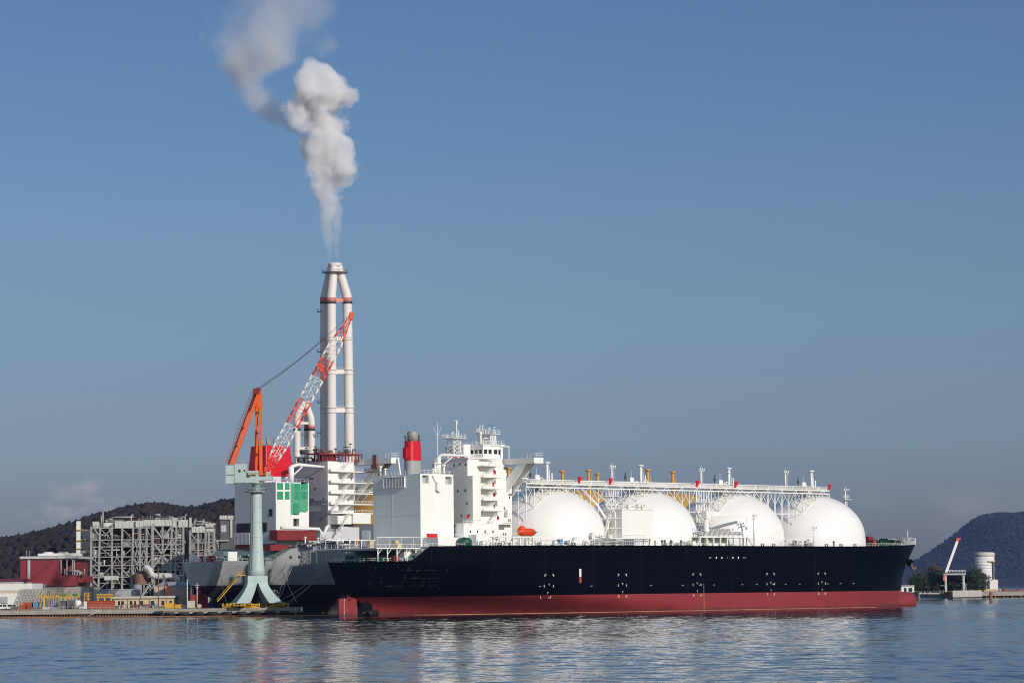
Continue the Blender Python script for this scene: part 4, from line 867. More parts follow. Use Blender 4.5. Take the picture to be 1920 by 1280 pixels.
# funnel
fx0, fz0 = B.sd(470, 882, 0); fx1, fz1 = B.sd(542, 838, 0)
mb = MB(); loft(mb, rr(cx0+1, cx1-1, -5, 5, .8, cz1), rr(cx0+1, cx1-1, -5, 5, .8, fz0-2)); fu = mb.build('funnel', g_, LG2)
mb = MB(); loft(mb, rr(cx0+.9, cx1-.9, -5.2, 5.2, .6, fz0-2), rr(cx0+1.8, cx1-2.2, -4.4, 4.4, .6, fz1)); mb.build('red_band', fu, FRED)
mb = MB()
for i in range(6): mb.bar((cx0+3+i*1.6, 1.2*(i % 2), fz1), (cx0+3+i*1.6, 1.2*(i % 2), fz1+2+.6*(i % 3)), .5, 8)
mb.build('exhaust_pipe', fu, STEEL)
# provision crane lying on the casing
a = B.sd(546, 878, -10); b = B.sd(614, 883, -10); mb = MB(); mb.bar((a[0], -10, cz1), (a[0], -10, a[1]+.8), 1.0, 12); c_ = mb.build('provision_crane', g_, WHITE)
mb = MB(); mb.tube([(a[0], -10, a[1]+.6), (a[0]+3, -10.3, a[1]+1.4), (b[0], -14, b[1]+1)], [.7, .65, .35], 8); mb.bar((a[0], -10, a[1]-3), (a[0]+5, -10.6, a[1]+1), .3, 6); mb.build('crane_boom', c_, WHITE)
# accommodation
hx, hz = B.sd(614, 864, -15); yl = B.tr(545, 868, hx)[0]
HXF = B.sd(668, 950, -13)[0]
mb = MB(); mb.box(hx, -15, 40.2, hx+.4, yl, hz); mb.box(hx+.4, -15, 24, hx+5, yl, hz, 0); mb.box(hx+5, -11.5, 24, HXF, 12, hz); 
acc = mb.build('accommodation', g_, [LG2])
mb = MB(); mb.box(hx-.1, -15.06, 24, hx+5.06, yl, 36.5); mb.build('unpainted_base', acc, PRIMG)
mb = MB(); mb.box(hx+.02, -15.12, 36.6, hx+4.95, -15.02, hz-.1); mb.box(hx+5.02, -11.62, 33, HXF, -11.52, hz-.1); mb.build('side_plating', acc, WHITE)
lv = [B.sd(640, py, -14)[1] for py in (884, 905, 925, 945, 962)]
for i, z in enumerate(lv):
    mb = MB(); x0, x1 = hx+.2, hx+20; mb.box(x0, -16.6, z-.2, x1, -11.5, z+.15); mb.rail([(x0, -16.5, z+.15), (x1, -16.5, z+.15)], 1.1, 1.6, .055)
    if i < 4: mb.box(x0, -16.6, z+.15, x0+5, -16.45, z+1.15)
    mb.build('side_platform', acc, WHITE)
    mb = MB(); z2 = lv[i-1] if i else hz; mb.stair((hx+6, -15.4, z+.15), (hx+10.4, -15.4, z2), .9); mb.build('outside_stair', acc, WHITE)
portholes(acc, [(hx, *B.tr(px, py, hx)) for px, py in ((582, 897), (585.5, 897), (591, 916), (583, 936), (586.5, 936), (607, 935), (594, 876))], 'x')
portholes(acc, [(hx+x, -11.62, z) for x, z in ((7, lv[0]+1.6), (11, lv[0]+1.6), (9, lv[1]+1.6), (14, lv[1]+1.6), (8, lv[2]+1.6), (12.5, lv[3]+1.6), (17, lv[2]+1.6), (2.5+5, hz-2))], 'y')
mb = MB(); rx0 = B.sd(596, 850, -12)[0]; rx1 = B.sd(676, 850, -12)[0]; zr0, zr1 = B.sd(640, 857, -12)[1], B.sd(640, 850, -12)[1]
mb.box(rx0, -13, zr1-.5, rx1, -6, zr1); 
for i in range(14): x = rx0 + (rx1-rx0)*i/13; mb.box(x-.15, -12.8, hz, x+.15, -12.5, zr1-.5); 
mb.box(rx0+4, -11, hz, rx0+9, -7, zr1-.5); mb.rail([(rx0, -12.9, zr1), (rx1, -12.9, zr1)], 1.1, 1.5, .06); mb.build('wheelhouse_frame', g_, PRIMR)
deck_clutter(g_, hx, rx0+16, -12, 4, zr1 if False else hz, 26, 77, STEELD, 'mast_parts', 4.5); deck_clutter(g_, rx0+2, rx1-1, -11, 6, zr1, 18, 78, STEELD, 'mast_parts', 3.5)
wx = B.sd(664, 862, -10)[0]; y1_, wz1 = B.tr(733, 857, wx); wz0 = B.tr(733, 868, wx)[1]
bw = bridge_wing(g_, wx, wx+4, -10, y1_, wz0, wz1, WHITE, 40)
mb = MB(); ya = B.tr(703, 862, wx)[0]; mb.box(wx-.6, ya-1.6, wz0-1.6, wx+4.4, ya+1.6, wz0-.02); mb.box(wx-.5, ya-1.2, wz0, wx-.02, ya+.8, wz1+1.2); mb.rail([(wx-1.6, ya-4, wz0-2.6), (wx-1.6, ya+4, wz0-2.6)], 1.1, 1.2, .08); mb.box(wx-1.8, ya-4, wz0-2.8, wx+4, ya+4, wz0-2.6); mb.build('wing_scaffold', bw, [RUST])
# lower decks forward of the casing
bbox('lower_deckhouse', 633, 668, 966, 982, -19, 20, WHITE); bbox('lower_deckhouse', 662, 695, 963, 981, -20, 20, WHITE); bbox('side_deckhouse', 640, 680, 986, 1012, -17, 20, LG2)
bbox('deck_store', 600, 640, 996, 1020, -17, 10, LG2)
mb = MB(); a = B.sd(632, 1002, -20); b = B.sd(660, 960, -20); mb.stair((a[0], -20, a[1]), (b[0]-1, -20, b[1])); a = B.sd(625, 960, -19); b = B.sd(650, 925, -19); mb.stair((a[0], -18, a[1]), (b[0], -18, b[1])); mb.build('outside_stair', g_, WHITE)
for px, pt, pb in ((954, 876, 893), (1055, 882, 902), (1104, 880, 906), (1121, 887, 906), (1215, 879, 903), (1262, 883, 906)):
    x, z = B.sd(px, pt, -2); x, z0 = B.sd(px, pb+6, -2); mb = MB(); mb.bar((x, -2, z0-3), (x, -2, z-.6), .7, 10, .6); mb.lathe(x, -2, [(.6, z-.9), (1.3, z-.6), (1.3, z-.1), (0, z+.1)], 10); mb.bar((x+1.3, -2, z0-3), (x+1.3, -2, z-3), .25, 6); mb.build('vent_mast', g_, OCHRE)
# decks and rails
mb = MB(); mb.rail([(0, 8, topB(0)), (0, -8, topB(0))] + [(x, -hbB(x, topB(x))+.3, topB(x)) for x in (2, 6, 10, 14, B.sd(527, 1049, -24)[0])], 1.15, 1.6, .06); mb.rail([(x, -hbB(x, topB(x))+.3, topB(x)) for x in (26.5, 34, 44, 60, 80)], 1.15, 1.8, .06); mb.build('deck_railing', g_, LG2)
for x, y in ((3, -4), (7, -8), (12, -11), (5, 3), (16, -14)): winch(g_, x, y, topB(2), .95, 0, GREENM if x > 6 else PRIMR)
deck_clutter(g_, .5, 18, -9, 6, topB(2), 24, 51, WHITE, hmax=3.2); deck_clutter(g_, 27, 52, -22, -18, topB(30), 30, 52, STEELD, hmax=3.4); deck_clutter(g_, 30, 70, -22, -17, topB(30), 34, 53, WHITE, hmax=4.0)
mb = MB(); mb.box(.8, 4, topB(0), 2.6, 6, topB(0)+2.6); mb.box(6, -9.4, topB(2), 10, -6.8, topB(2)+3.4); mb.build('deck_locker', g_, WHITE)
mb = MB()
for px, py in ((541, 1044), (554, 1043.5)):
    x, z = B.sd(px, py, -20); y = -hbB(x, z); mb.bar((x, y+.3, z), (x, y-.12, z), .5, 12)
mb.build('mooring_fairlead', g_, VOID)
mb = MB(); x, z = B.sd(409, 1090, -10); y = -hbB(x, z); mb.box(x-.2, y-.08, z-.4, x+.2, y+.1, z+.4); mb.build('hull_marking', g_, VOID)

# ------------------------------------------------------------------ shipyard crane on the jetty
def pbox(mb, px0, py0, px1, py1, Y, d, mi=0):                   # box seen at these photo rows and columns, front at depth Y, d deep
    a, b = at(px0, py1, Y), at(px1, py0, Y); mb.box(a.x, Y, a.z, b.x, Y+d, b.z, mi); return mb
def T(name, label, cat, px, Y, z, group=None): return thing(name, label, cat, base(px, Y, z), 0, group)
QZ = 2.6
YC = 979
cr = T('jib_crane', 'tall pale green shipyard crane with orange frame and red and white lattice jib', 'crane', 481, YC, QZ)
cp = lambda px, py, e=0: at(px, py, YC+e)
c0 = cp(480.5, 1000); cx = c0.x
zt, zb = cp(480, 922).z, cp(480, 1079).z
mb = MB(); prof = [(2.95, zb)] + [(1.95 + 1.0*(1-t)**2.6, lerp(zb, zt, t)) for t in [i/14 for i in range(1, 15)]]
mb.lathe(cx, YC, prof, 28); col_ = mb.build('column', cr, MINT)
for t in (.28, .46, .64, .82): mb = MB(); z = lerp(zb, zt, t); r_ = 1.98 + 1.0*(1-t)**2.6; mb.lathe(cx, YC, [(r_, z-.09), (r_+.05, z-.05), (r_+.05, z+.05), (r_, z+.09)], 28); mb.build('flange', col_, MINT)
mb = MB()
for i in range(56): z = lerp(zb+2, zt-.5, i/55); r_ = 2.05 + 1.0*(1-(z-zb)/(zt-zb))**2.6; mb.bar((cx-r_*.55-.3, YC-r_*.86-.1, z), (cx-r_*.55+.3, YC-r_*.86-.1, z), .05, 4)
for d in (-.3, .3): mb.tube([(cx-(2.05+1.0*(1-k)**2.6)*.55+d, YC-(2.05+1.0*(1-k)**2.6)*.86-.1, lerp(zb, zt, k)) for k in (.06, .2, .4, .6, .8, .98)], .05, 4)
mb.build('ladder', col_, STEEL)
ang = rad(13); rot = lambda x, y, z: Vector((cx + x*math.cos(ang) - y*math.sin(ang), YC + x*math.sin(ang) + y*math.cos(ang), z))
zl = cp(480, 1130).z; zk = cp(480, 1093).z
mb = MB(); mb.prism([rot(-3.4, -3.4, zk), rot(3.4, -3.4, zk), rot(3.4, 3.4, zk), rot(-3.4, 3.4, zk)], (0, 0, zb - zk)); mb.build('portal_head', cr, MINT)
for sx in (-1, 1):
    for sy in (-1, 1):
        mb = MB(); prv = None
        for i in range(7):
            t = i/6; o_ = 3.4 + 4.6*t**1.35; i_ = .25 + 3.0*t**1.3; z = lerp(zk + .02, zl, t)
            q = [rot(sx*i_, sy*i_, z), rot(sx*o_, sy*i_, z), rot(sx*o_, sy*o_, z), rot(sx*i_, sy*o_, z)]
            if prv: loft(mb, prv, q, cap=(i == 6))
            prv = q
        mb.build('portal_leg', cr, MINT)
        mb = MB(); c = rot(sx*6.6, sy*6.6, zl)
        for d in (-1.7, -.6, .6, 1.7): mb.bar(c + Vector((d, -.4, -.45)), c + Vector((d, .4, -.45)), .5, 10)
        mb.box(c.x-2.3, c.y-.5, zl-.35, c.x+2.3, c.y+.5, zl+.25); mb.build('rail_bogie', cr, YELLOW)
mb = MB(); mb.lathe(cx, YC, [(1.5, zt), (1.5, cp(480, 907).z), (2.6, cp(480, 906).z)], 20); mb.lathe(cx, YC, [(3.6, zt-.1), (3.6, zt+.15)], 24)
mb.rail([(cx+3.5*math.cos(a), YC+3.5*math.sin(a), zt+.15) for a in [i*math.pi/8 for i in range(17)]], 1.1, 1.4, .06); mb.build('slewing_ring', cr, MINT)
mb = MB(); pbox(mb, 440, 869, 462, 905, YC-2.4, 4.8); pbox(mb, 462, 882, 486, 905, YC-2.2, 4.4); pbox(mb, 486, 893, 510, 900, YC-2.2, 4.4)
a = cp(462, 882); b = cp(470, 895); mb.prism([(a.x, YC-2.2, a.z), (b.x, YC-2.2, b.z), (a.x, YC-2.2, b.z)], (0, 4.4, 0)); hs = mb.build('machinery_house', cr, MINT)
mb = MB(); a, b = cp(442, 869), cp(461, 869); mb.rail([(a.x, YC-2.3, a.z), (b.x, YC-2.3, b.z)], 1.1, 1.0, .05); a, b = cp(466, 893), cp(508, 893); mb.rail([(a.x, YC-2.4, a.z), (b.x, YC-2.4, b.z)], 1.2, 1.2, .06); mb.build('platform_railing', cr, YELLOW)
mb = MB(); pbox(mb, 423, 872, 439.4, 889.5, YC-2.6, 5.2); pbox(mb, 423, 890.5, 439.4, 907, YC-2.6, 5.2); mb.build('counterweight', cr, MINT)
mb = MB(); pbox(mb, 447, 880, 451, 885, YC-2.46, .1); pbox(mb, 457, 880, 460, 884, YC-2.46, .1); pbox(mb, 468, 889, 480, 892, YC-2.26, .1); mb.build('cab_window', hs, DARKG)
mb = MB(); pbox(mb, 499, 884, 507, 895, YC-2.0, 2.2); mb.build('operator_cab', cr, MINT)
for e, b0, b1, f0, f1 in ((-2.2, 437, 486.5, 489.5, 488), (2.2, 429.5, 480.5, 480.5, 482)):
    mb = MB(); mb.beam(cp(b0, 870, e), cp(b1, 733, e), .85, .95); mb.build('back_strut', cr, ORANGE)
    mb = MB(); mb.beam(cp(f0, 890, e), cp(f1, 733, e), .9, 1.0); mb.build('front_leg', cr, ORANGE)
mb = MB()
for k in (.25, .5, .75): 
    for (p, q) in ((((437, 870), (486.5, 733)), ((429.5, 870), (480.5, 733))), (((489.5, 890), (488, 733)), ((480.5, 890), (482, 733)))):
        a = cp(p[0][0], p[0][1], -2.2).lerp(cp(p[1][0], p[1][1], -2.2), k); b = cp(q[0][0], q[0][1], 2.2).lerp(cp(q[1][0], q[1][1], 2.2), k); mb.beam(a, b, .4)
a = cp(429.5, 870, 2.2); b = cp(480.5, 733, 2.2)
for s_ in (-.8, -1.5): mb.bar(a + Vector((s_, 0, .6)), b + Vector((s_, 0, .2)), .07, 4)
for i in range(24): p = a.lerp(b, i/24); mb.bar(p + Vector((-.3, 0, .3)), p + Vector((-1.5, 0, 1.2 if i % 6 == 0 else .7)), .06, 4)
a = cp(483, 880); b = cp(486, 745); mb.beam(a, cp(487, 800), .3); mb.beam(cp(482, 800), cp(487, 745), .3); mb.build('frame_bracing', cr, ORANGE)
mb = MB(); p = cp(482, 736); mb.box(p.x-1.2, YC-2.8, p.z-.6, p.x+1.1, YC+2.8, p.z+1.3)
for e in (-1.6, 0, 1.6): mb.bar((p.x+.3, YC+e-.2, p.z+1.0), (p.x+.3, YC+e+.2, p.z+1.0), .75, 12)
mb.build('frame_head', cr, PRIMR)
foot, tip = cp(499, 886), cp(659, 591); ax = (tip - foot).normalized(); nrm = Vector((-ax.z, 0, ax.x)); L = (tip - foot).length
def jw(t): return lerp(.9, 2.05, t/.16) if t < .16 else (2.05 if t < .80 else lerp(2.05, .35, (t-.80)/.2))
cuts = [(0, .085, JRED), (.085, .30, JWHITE), (.30, .455, JRED), (.455, .60, JWHITE), (.60, .715, JRED), (.715, .845, JWHITE), (.845, 1, JRED)]
for t0, t1, mt in cuts:
    mb = MB(); P = lambda t, a, b: foot + ax*(L*t) + nrm*(a*jw(t)) + Vector((0, b*jw(t)*.9, 0))
    n = max(3, round((t1-t0)*L/2.9)); cor = [(-1,-1),(1,-1),(1,1),(-1,1)]
    for i in range(n):
        a, b = lerp(t0, t1, i/n), lerp(t0, t1, (i+1)/n)
        for k, c in enumerate(cor):
            d = cor[(k+1) % 4]; mb.bar(P(a, *c), P(b, *c), .17, 6)
            mb.bar(P(a, *c), P(b, *d), .085, 4) if i % 2 else mb.bar(P(a, *d), P(b, *c), .085, 4)
            mb.bar(P(b, *c), P(b, *d), .085, 4)
    if mt is JRED and t0 in (.30, .60):
        for k in (-.5, .5): mb.bar(P(t0, k, 0), P(t1, k, 0), .10, 4)
        c = P((t0+t1)/2, .2, 0); mb.box(c.x-.9, c.y-.8, c.z-1.2, c.x+.9, c.y+.8, c.z+1.2) if t0 == .6 else None
    else: mb.bar(P(t0, .1, 0), P(t1, .1, 0), .12, 4); mb.bar(P(t0, -.35, .4), P(t1, -.35, .4), .09, 4)
    mb.build('jib_section', cr, mt)
mb = MB(); mb.bar(tip + Vector((0, -.7, .4)), tip + Vector((0, .7, .4)), .8, 12); mb.box(tip.x-.6, YC-.9, tip.z-1.6, tip.x+.5, YC+.9, tip.z+.5); mb.build('jib_head', cr, ORANGE)
mb = MB()
for e, d in ((-1.6, 0), (-.6, .25), (.5, .5), (1.6, .9)): mb.tube([cp(486, 730, e) + Vector((0, 0, d))] + [cp(486, 730, e).lerp(tip + Vector((0, e*.3, .8)), k) + Vector((0, 0, d*(1-k) - 1.4*math.sin(math.pi*k))) for k in (.2, .4, .6, .8)] + [tip + Vector((0, e*.3, .8))], .06, 4)
mb.build('luffing_rope', cr, CABLE)
mb = MB(); mb.stair(cp(408, 1127, -3), cp(450, 1078, -3), 1.0); mb.box(cp(446, 1078).x, YC-5, cp(450, 1079).z, cp(462, 1078).x, YC-2, cp(450, 1077).z); a = cp(447, 1077); mb.rail([(a.x, YC-5, a.z), (a.x+2.5, YC-5, a.z)], 1.1, .8, .06); mb.build('access_stair', cr, YELLOW)

# jetty under it
jt = T('jetty', 'concrete and pile jetty under the pale green crane', 'jetty', 430, 974, -1)
mb = MB(); a, b = at(306, 1140, 974), at(556, 1140, 974); mb.box(a.x, 974, 1.0, b.x, 1000, QZ); mb.box(a.x-.1, 973.8, 1.9, b.x+.1, 974, QZ+.06); mb.build('deck', jt, CONC)
for i in range(15):
    p = base(312 + 17.2*i, 976, 0); r_ = .75 if i % 3 else 1.5; mb = MB(); mb.bar((p.x, 977, -2), (p.x, 977, 1.0), r_*.7, 10) if i % 3 else mb.box(p.x-1.7, 975.5, -2, p.x+1.7, 979, 1.0); mb.build('pile', jt, CONC)
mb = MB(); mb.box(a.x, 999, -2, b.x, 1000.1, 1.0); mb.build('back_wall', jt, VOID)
mb = MB()
for i in range(9): p = base(318 + 27*i, 973.4, 0); mb.bar((p.x-1.6, 973.4, .9), (p.x+1.6, 973.4, .9), .65, 10)
mb.build('rubber_fender', jt, TYRE)
# yellow pipe stacks and rail bumpers lying on the jetty
for px0, px1, seed, lab in ((418, 440, 1, 'yellow pipe rack left of the green crane base'), (443, 486, 2, 'long yellow gangway section lying under the green crane'), (499, 540, 3, 'yellow pipe stack under the right crane leg')):
    r = random.Random(seed); mb = MB(); a, b = at(px0, 1130, 974.6), at(px1, 1130, 974.6)
    for i in range(10): z = QZ + .3 + .42*(i % 3); x = r.uniform(a.x, (a.x+b.x)/2); mb.bar((x, 974.7 + .5*(i//3), z), (min(b.x, x+r.uniform(2, 6)), 974.7 + .5*(i//3), z), .24, 8)
    for i in range(4): x = lerp(a.x, b.x, i/3); mb.box(x-.14, 974.5, QZ, x+.14, 976.6, QZ+1.7)
    mb.build('pipe_stack', None, YELLOW, lab, 'pipe stack')
wl = T('cable_reel', 'spoked steel cable reel beside the crane foot', 'cable reel', 513, 977, QZ)
mb = MB(); c = at(513, 1116, 977); 
for e in (-.6, .6):
    ring = [c + Vector((1.9*math.cos(t), e, 1.9*math.sin(t))) for t in [i*math.pi/9 for i in range(19)]]
    mb.tube(ring, .1, 5)
    for i in range(9): t = i*math.pi/9*2; mb.bar(c + Vector((0, e, 0)), c + Vector((1.9*math.cos(t), e, 1.9*math.sin(t))), .06, 4)
mb.bar(c + Vector((0, -.7, 0)), c + Vector((0, .7, 0)), .7, 10); mb.build('spool', wl, STEEL)
mb = MB(); mb.bar(c + Vector((0, -.75, 0)), Vector((c.x-1.3, 976.2, QZ)), .12, 5); mb.bar(c + Vector((0, -.75, 0)), Vector((c.x+1.3, 976.2, QZ)), .12, 5); mb.build('stand', wl, STEELD)
# mooring lines
def sag(p, q, s, n=10): p, q = Vector(p), Vector(q); return [p.lerp(q, i/n) - Vector((0, 0, s*4*(i/n)*(1-i/n))) for i in range(n+1)]
def S2(fr, px, py, y): x, z = fr.sd(px, py, y); return ship_pt(fr, x, y, z)
lines = [(ship_pt(A, .3, 7, 17.1), at(541, 1133, 976), .6, 'slack mooring line from the black stern down to the jetty end'),
         (ship_pt(A, .2, 5, 17.1), at(535, 1132, 990), .5, 'second mooring line from the black stern to the jetty'),
         (ship_pt(A, .6, 8, 17.3), at(520, 1128, 992), 1.2, 'mooring line from the black stern to the crane foot'),
         (S2(B, 541, 1044, -19), at(519, 1128, 990), .5, 'mooring line from the left hole in the grey hull'),
         (S2(B, 554, 1043.5, -19), at(521, 1128, 992), .5, 'mooring line from the right hole in the grey hull'),
         (ship_pt(B, 2, -8.5, 19), at(424, 1128, 990), .6, 'thin mooring line from the grey stern to the jetty'),
         (ship_pt(B, 20, -18, 21), at(556, 1128, 985), .8, 'long mooring line slanting across the grey hull')]
for p, q, s_, lab in lines: MB().tube(sag(p, q, s_), .085, 5).build('mooring_line', None, ROPE, lab, 'rope', 'mooring lines at the two sterns')
pts = [at(-40, 1100, 983)] + [at(px, 1100, Y) for px, Y in ((150, 982), (300, 972), (420, 970), (560, 960), (640, 930))]
pts = [Vector((p.x, p.y, .12)) for p in pts] + [Vector((*ship_pt(A, x, -min(25.3, hbA(x, 0)+6), .12)[:2], .12)) for x in (30, 60, 90, 130, 170, 210, 235)]
full = []
for p, q in zip(pts, pts[1:]): full += [p.lerp(q, i/10) + Vector((0, .25*math.sin(i*1.9), 0)) for i in range(10)]
MB().tube(full, .17, 6).build('oil_boom', None, BOOMO, 'thin orange floating boom along the quay and the black ship waterline', 'floating boom')

# ------------------------------------------------------------------ chimneys
YS = 1500
ch = T('chimney', 'tall white three-legged steel chimney with smoke rising from its top', 'chimney', 630, YS, GZ)
sp_ = lambda px, py, e=0: at(px, py, YS+e)
legs = [((609.5, 1120), (609.5, 556), (622, 498), 4.5), ((622.3, 1120), (621, 556), (626.5, 498), -3.5), ((659.5, 1120), (651, 556), (634, 498), 0.5)]
for a, b, c, e in legs:
    mb = MB(); g = a; p0 = sp_(a[0], a[1], e); p1 = sp_(b[0], b[1], e); p2 = sp_(c[0], c[1], e*.4)
    q = [p0] + [p0.lerp(p1, k) for k in (.3, .6, .85, .97)] + [p1 + (p2-p1)*.04, p1 + (p2-p1)*.12, p1 + (p2-p1)*.5, p2, p2 + Vector((0, 0, 1.0))]
    mb.tube(q, [2.65, 2.6, 2.55, 2.5, 2.5, 2.5, 2.45, 2.3, 2.1, 2.1], 18); lg = mb.build('flue', ch, STACK)
    for py, mt, h in ((562, STACKR, 1.1), (568, STACKB, .45), (632, STACK, .35), (637, STACK, .35), (693, STACK, .35), (701, STACK, .35), (764, STACK, .35), (773, STACK, .35)):
        t = (py-556)/(1120-556); p = sp_(lerp(b[0], a[0], t), py, e); mb = MB(); r0 = 2.66 if mt is not STACK else 2.85; mb.lathe(p.x, p.y, [(r0, p.z-h), (r0, p.z+h)], 18); mb.build('flue_ring', lg, mt)
for py, h, mt in ((563, 1.0, STACKR), (635, 1.0, STACK), (697, 1.1, STACK), (769, 1.2, STACK)):
    t = (py-556)/(1120-556); c = [sp_(lerp(b[0], a[0], t), py, e) for a, b, _, e in legs]; mb = MB()
    for i, j in ((0, 1), (1, 2), (2, 0)): mb.beam(c[i], c[j], 1.6, 2*h)
    z = c[1].z + h
    mb.rail([c[1] + Vector((0, 0, h)), c[2] + Vector((0, 0, h))], 1.2, 1.6, .08); mb.build('tie_platform', ch, mt)
mb = MB()
p = sp_(628, 497); mb.lathe(p.x, YS, [(3.1, p.z-.8), (3.5, p.z-.6), (3.5, p.z+.9), (3.2, p.z+1.0)], 24); mb.build('top_collar', ch, STACK)
mb = MB(); p = sp_(628, 511); mb.lathe(p.x, YS, [(6.8, p.z-.1), (6.8, p.z+.1)], 24); mb.rail([(p.x+6.8*math.cos(a), YS+6.8*math.sin(a), p.z+.1) for a in [i*math.pi/8 for i in range(17)]], 1.2, 1.8, .08); mb.build('top_platform', ch, STEEL)
for py in (585, 660, 755, 812):
    mb = MB(); p = sp_(602.5, py, 4.5); mb.box(p.x-2.2, p.y-1.5, p.z-.1, p.x, p.y+1.5, p.z+.1); mb.rail([(p.x-2.2, p.y-1.5, p.z), (p.x, p.y-1.5, p.z)], 1.4, 1, .09); mb.rail([(p.x-2.2, p.y-1.5, p.z), (p.x-2.2, p.y+1.5, p.z)], 1.4, 1, .09); mb.bar((p.x-.4, p.y, p.z-2), (p.x-.4, p.y, p.z+4), .12, 4); mb.build('side_platform', ch, STEELD)
YT = 1440
c2 = T('chimney', 'short white three-legged chimney with red and black bands behind the crane jib', 'chimney', 572, YT, GZ)
for (ax_, ay), bend, top, e in (((557, 1120), 780, (569, 756), -2), ((584, 1120), 786, (574, 756), 0), ((577, 1120), 782, (572, 756), 4)):
    tp = lambda px, py: at(px, py, YT+e); mb = MB(); p0, p1, p2 = tp(ax_, ay), tp(ax_, bend), at(top[0], top[1], YT+e*.4)
    mb.tube([p0, p0.lerp(p1, .5), p1 - Vector((0, 0, 1.5)), p1 + (p2-p1)*.12, p1 + (p2-p1)*.4, p2, p2 + Vector((0, 0, 1))], [1.75, 1.75, 1.75, 1.72, 1.65, 1.5, 1.5], 16); lg = mb.build('flue', c2, STACK)
    for z0, z1, mt in ((803, 797, STACKR), (807.5, 803.2, STACKB), (845, 842, STACK)):
        a, b = tp(ax_, z0), tp(ax_, z1); mb = MB(); mb.lathe(a.x, a.y, [(1.85, a.z), (1.85, b.z)], 16); mb.build('flue_ring', lg, mt)
mb = MB()
for py in (793, 840): mb.beam(at(557, py, YT-2), at(584, py, YT), 1.2, 1.2); mb.beam(at(557, py, YT-2), at(577, py, YT+4), 1.0, 1.0)
p = at(572, 756, YT); mb.lathe(p.x, YT+.5, [(2.6, p.z), (2.6, p.z+1)], 18); mb.build('tie_beam', c2, STACK)
for px, py in ((571, 816), (592, 818)): mb = MB(); p = at(px, py, YT); mb.box(p.x-1.8, YT-1.5, p.z-.1, p.x+1.8, YT+1.5, p.z+.1); mb.rail([(p.x-1.8, YT-1.5, p.z), (p.x+1.8, YT-1.5, p.z)], 1.3, 1, .08); mb.build('side_platform', c2, STEELD)

